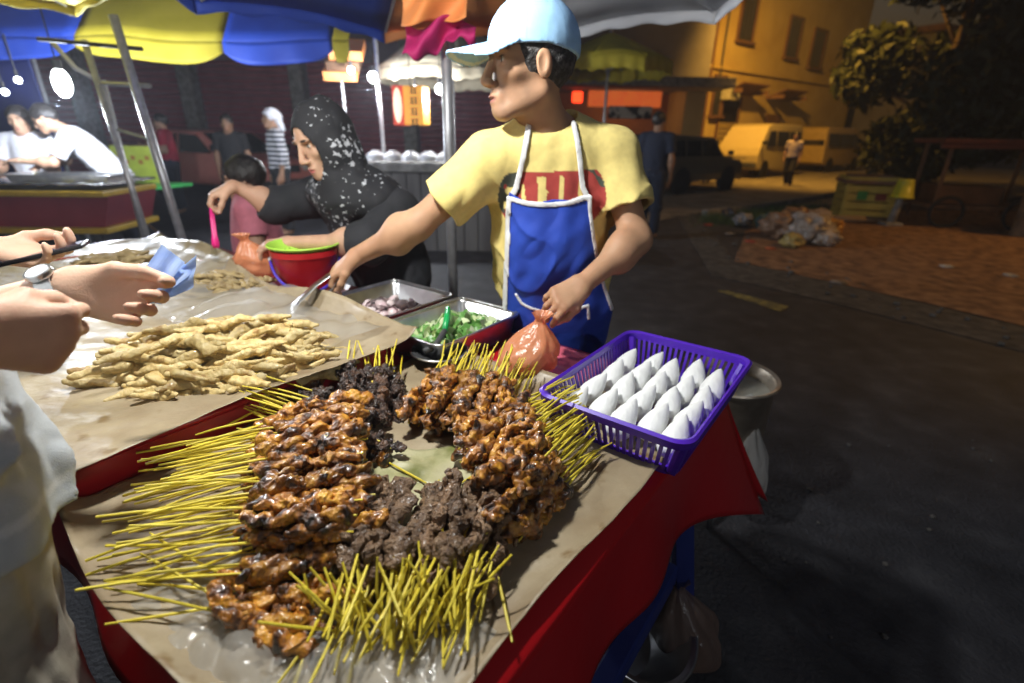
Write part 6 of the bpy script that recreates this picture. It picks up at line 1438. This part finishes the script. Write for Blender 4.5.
# ------------------------------------------------------------------ customer with the phone
cB = U2*-1.72+V2*-.12; bB = A_((cB.x, cB.y, 0))
BJ = dict(pelvis=bB+up*.93, neck=bB+up*1.45, head=bB+up*1.60+fA*.02, F=fA+A_((0, 0, -.5)), shL=bB+up*1.37+lA*.18, shR=bB+up*1.37-lA*.18, hipL=bB+up*.88+lA*.085, hipR=bB+up*.88-lA*.085,
          knL=bB+up*.47+lA*.09, knR=bB+up*.47-lA*.10, anL=bB+up*.085+lA*.1, anR=bB+up*.085-lA*.10)
BJ['wrR'] = A_(dep(-14, 250, 1.00)); BJ['elR'] = BJ['shR']+A_((-.03, -.02, -.27)); BJ['elR'] = BJ['wrR']+nrm(BJ['elR']-BJ['wrR'])*.25; BJ['elL'] = BJ['shL']+A_((-.03, 0, -.27)); BJ['wrL'] = BJ['elL']+A_((.03, .05, -.24))
BJ['handR'] = (A_(dep(52, 258, 1.05))-BJ['wrR'], cam_u*.8-cam_f*.6, cam_f*.2+cam_u, [(.5, .8, .5), (.55, .8, .5), (.6, .8, .5), (.6, .8, .5)], [(.7, .55, .5), (.95, .1, .3), (.95, -.1, .1)])
BJ['handL'] = (-up, lA*-1, fA, [(.3, .4, .2)]*4, [(.7, .5, .2)]*3)
Pb = Person(BJ, ask, .0045); Pb.make('customer at the left edge whose hand holds a dark phone over the table')
o, f, lo, hi = Pb.shirt_fn(sleeve=.75); Pb.child('shirt', f, lo, hi, M_GRYC, .009); Pb.trousers(M_NAVY); Pb.hair()
pa, pb_ = A_(dep(6, 262, 1.015)), A_(dep(80, 245, 1.06)); pdn = nrm(pb_-pa); pny = ortho(cam_u*.9-cam_f*.35, pdn); pnz = np.cross(pdn, pny)
ph = empty('phone', Vector((pa+pb_)/2), 0, 'dark phone lying across the hand at the left edge', 'phone'); MP = Matrix((Vector(pdn), Vector(pnz), Vector(pny))).transposed()
MB().box((0, 0, 0), (.15, .072, .009), rot=MP, bev=.003).build('body', mat('phone_black', (.012, .012, .015), rough=.25), ph, auto=40); MB().box(MP @ Vector((0, 0, .0047)), (.14, .064, .0006), rot=MP).build('screen', mat('phone_glass', (.05, .055, .09), rough=.08), ph)
# ------------------------------------------------------------------ smoke from the grills hanging in the street air
hz = MB().box((7.5, 30.5, 6.2), (111, 95, 14.6)).build('haze', None); hz['kind'] = 'stuff'
hm = bpy.data.materials.new('haze_air'); hm.use_nodes = True; hn = hm.node_tree.nodes; hn.remove(hn['Principled BSDF'])
pv = hn.new('ShaderNodeVolumePrincipled'); pv.inputs['Color'].default_value = (.86, .89, 1.0, 1); pv.inputs['Density'].default_value = .0035; pv.inputs['Anisotropy'].default_value = .35
hm.node_tree.links.new(pv.outputs[0], hn['Material Output'].inputs['Volume']); hz.data.materials.append(hm)
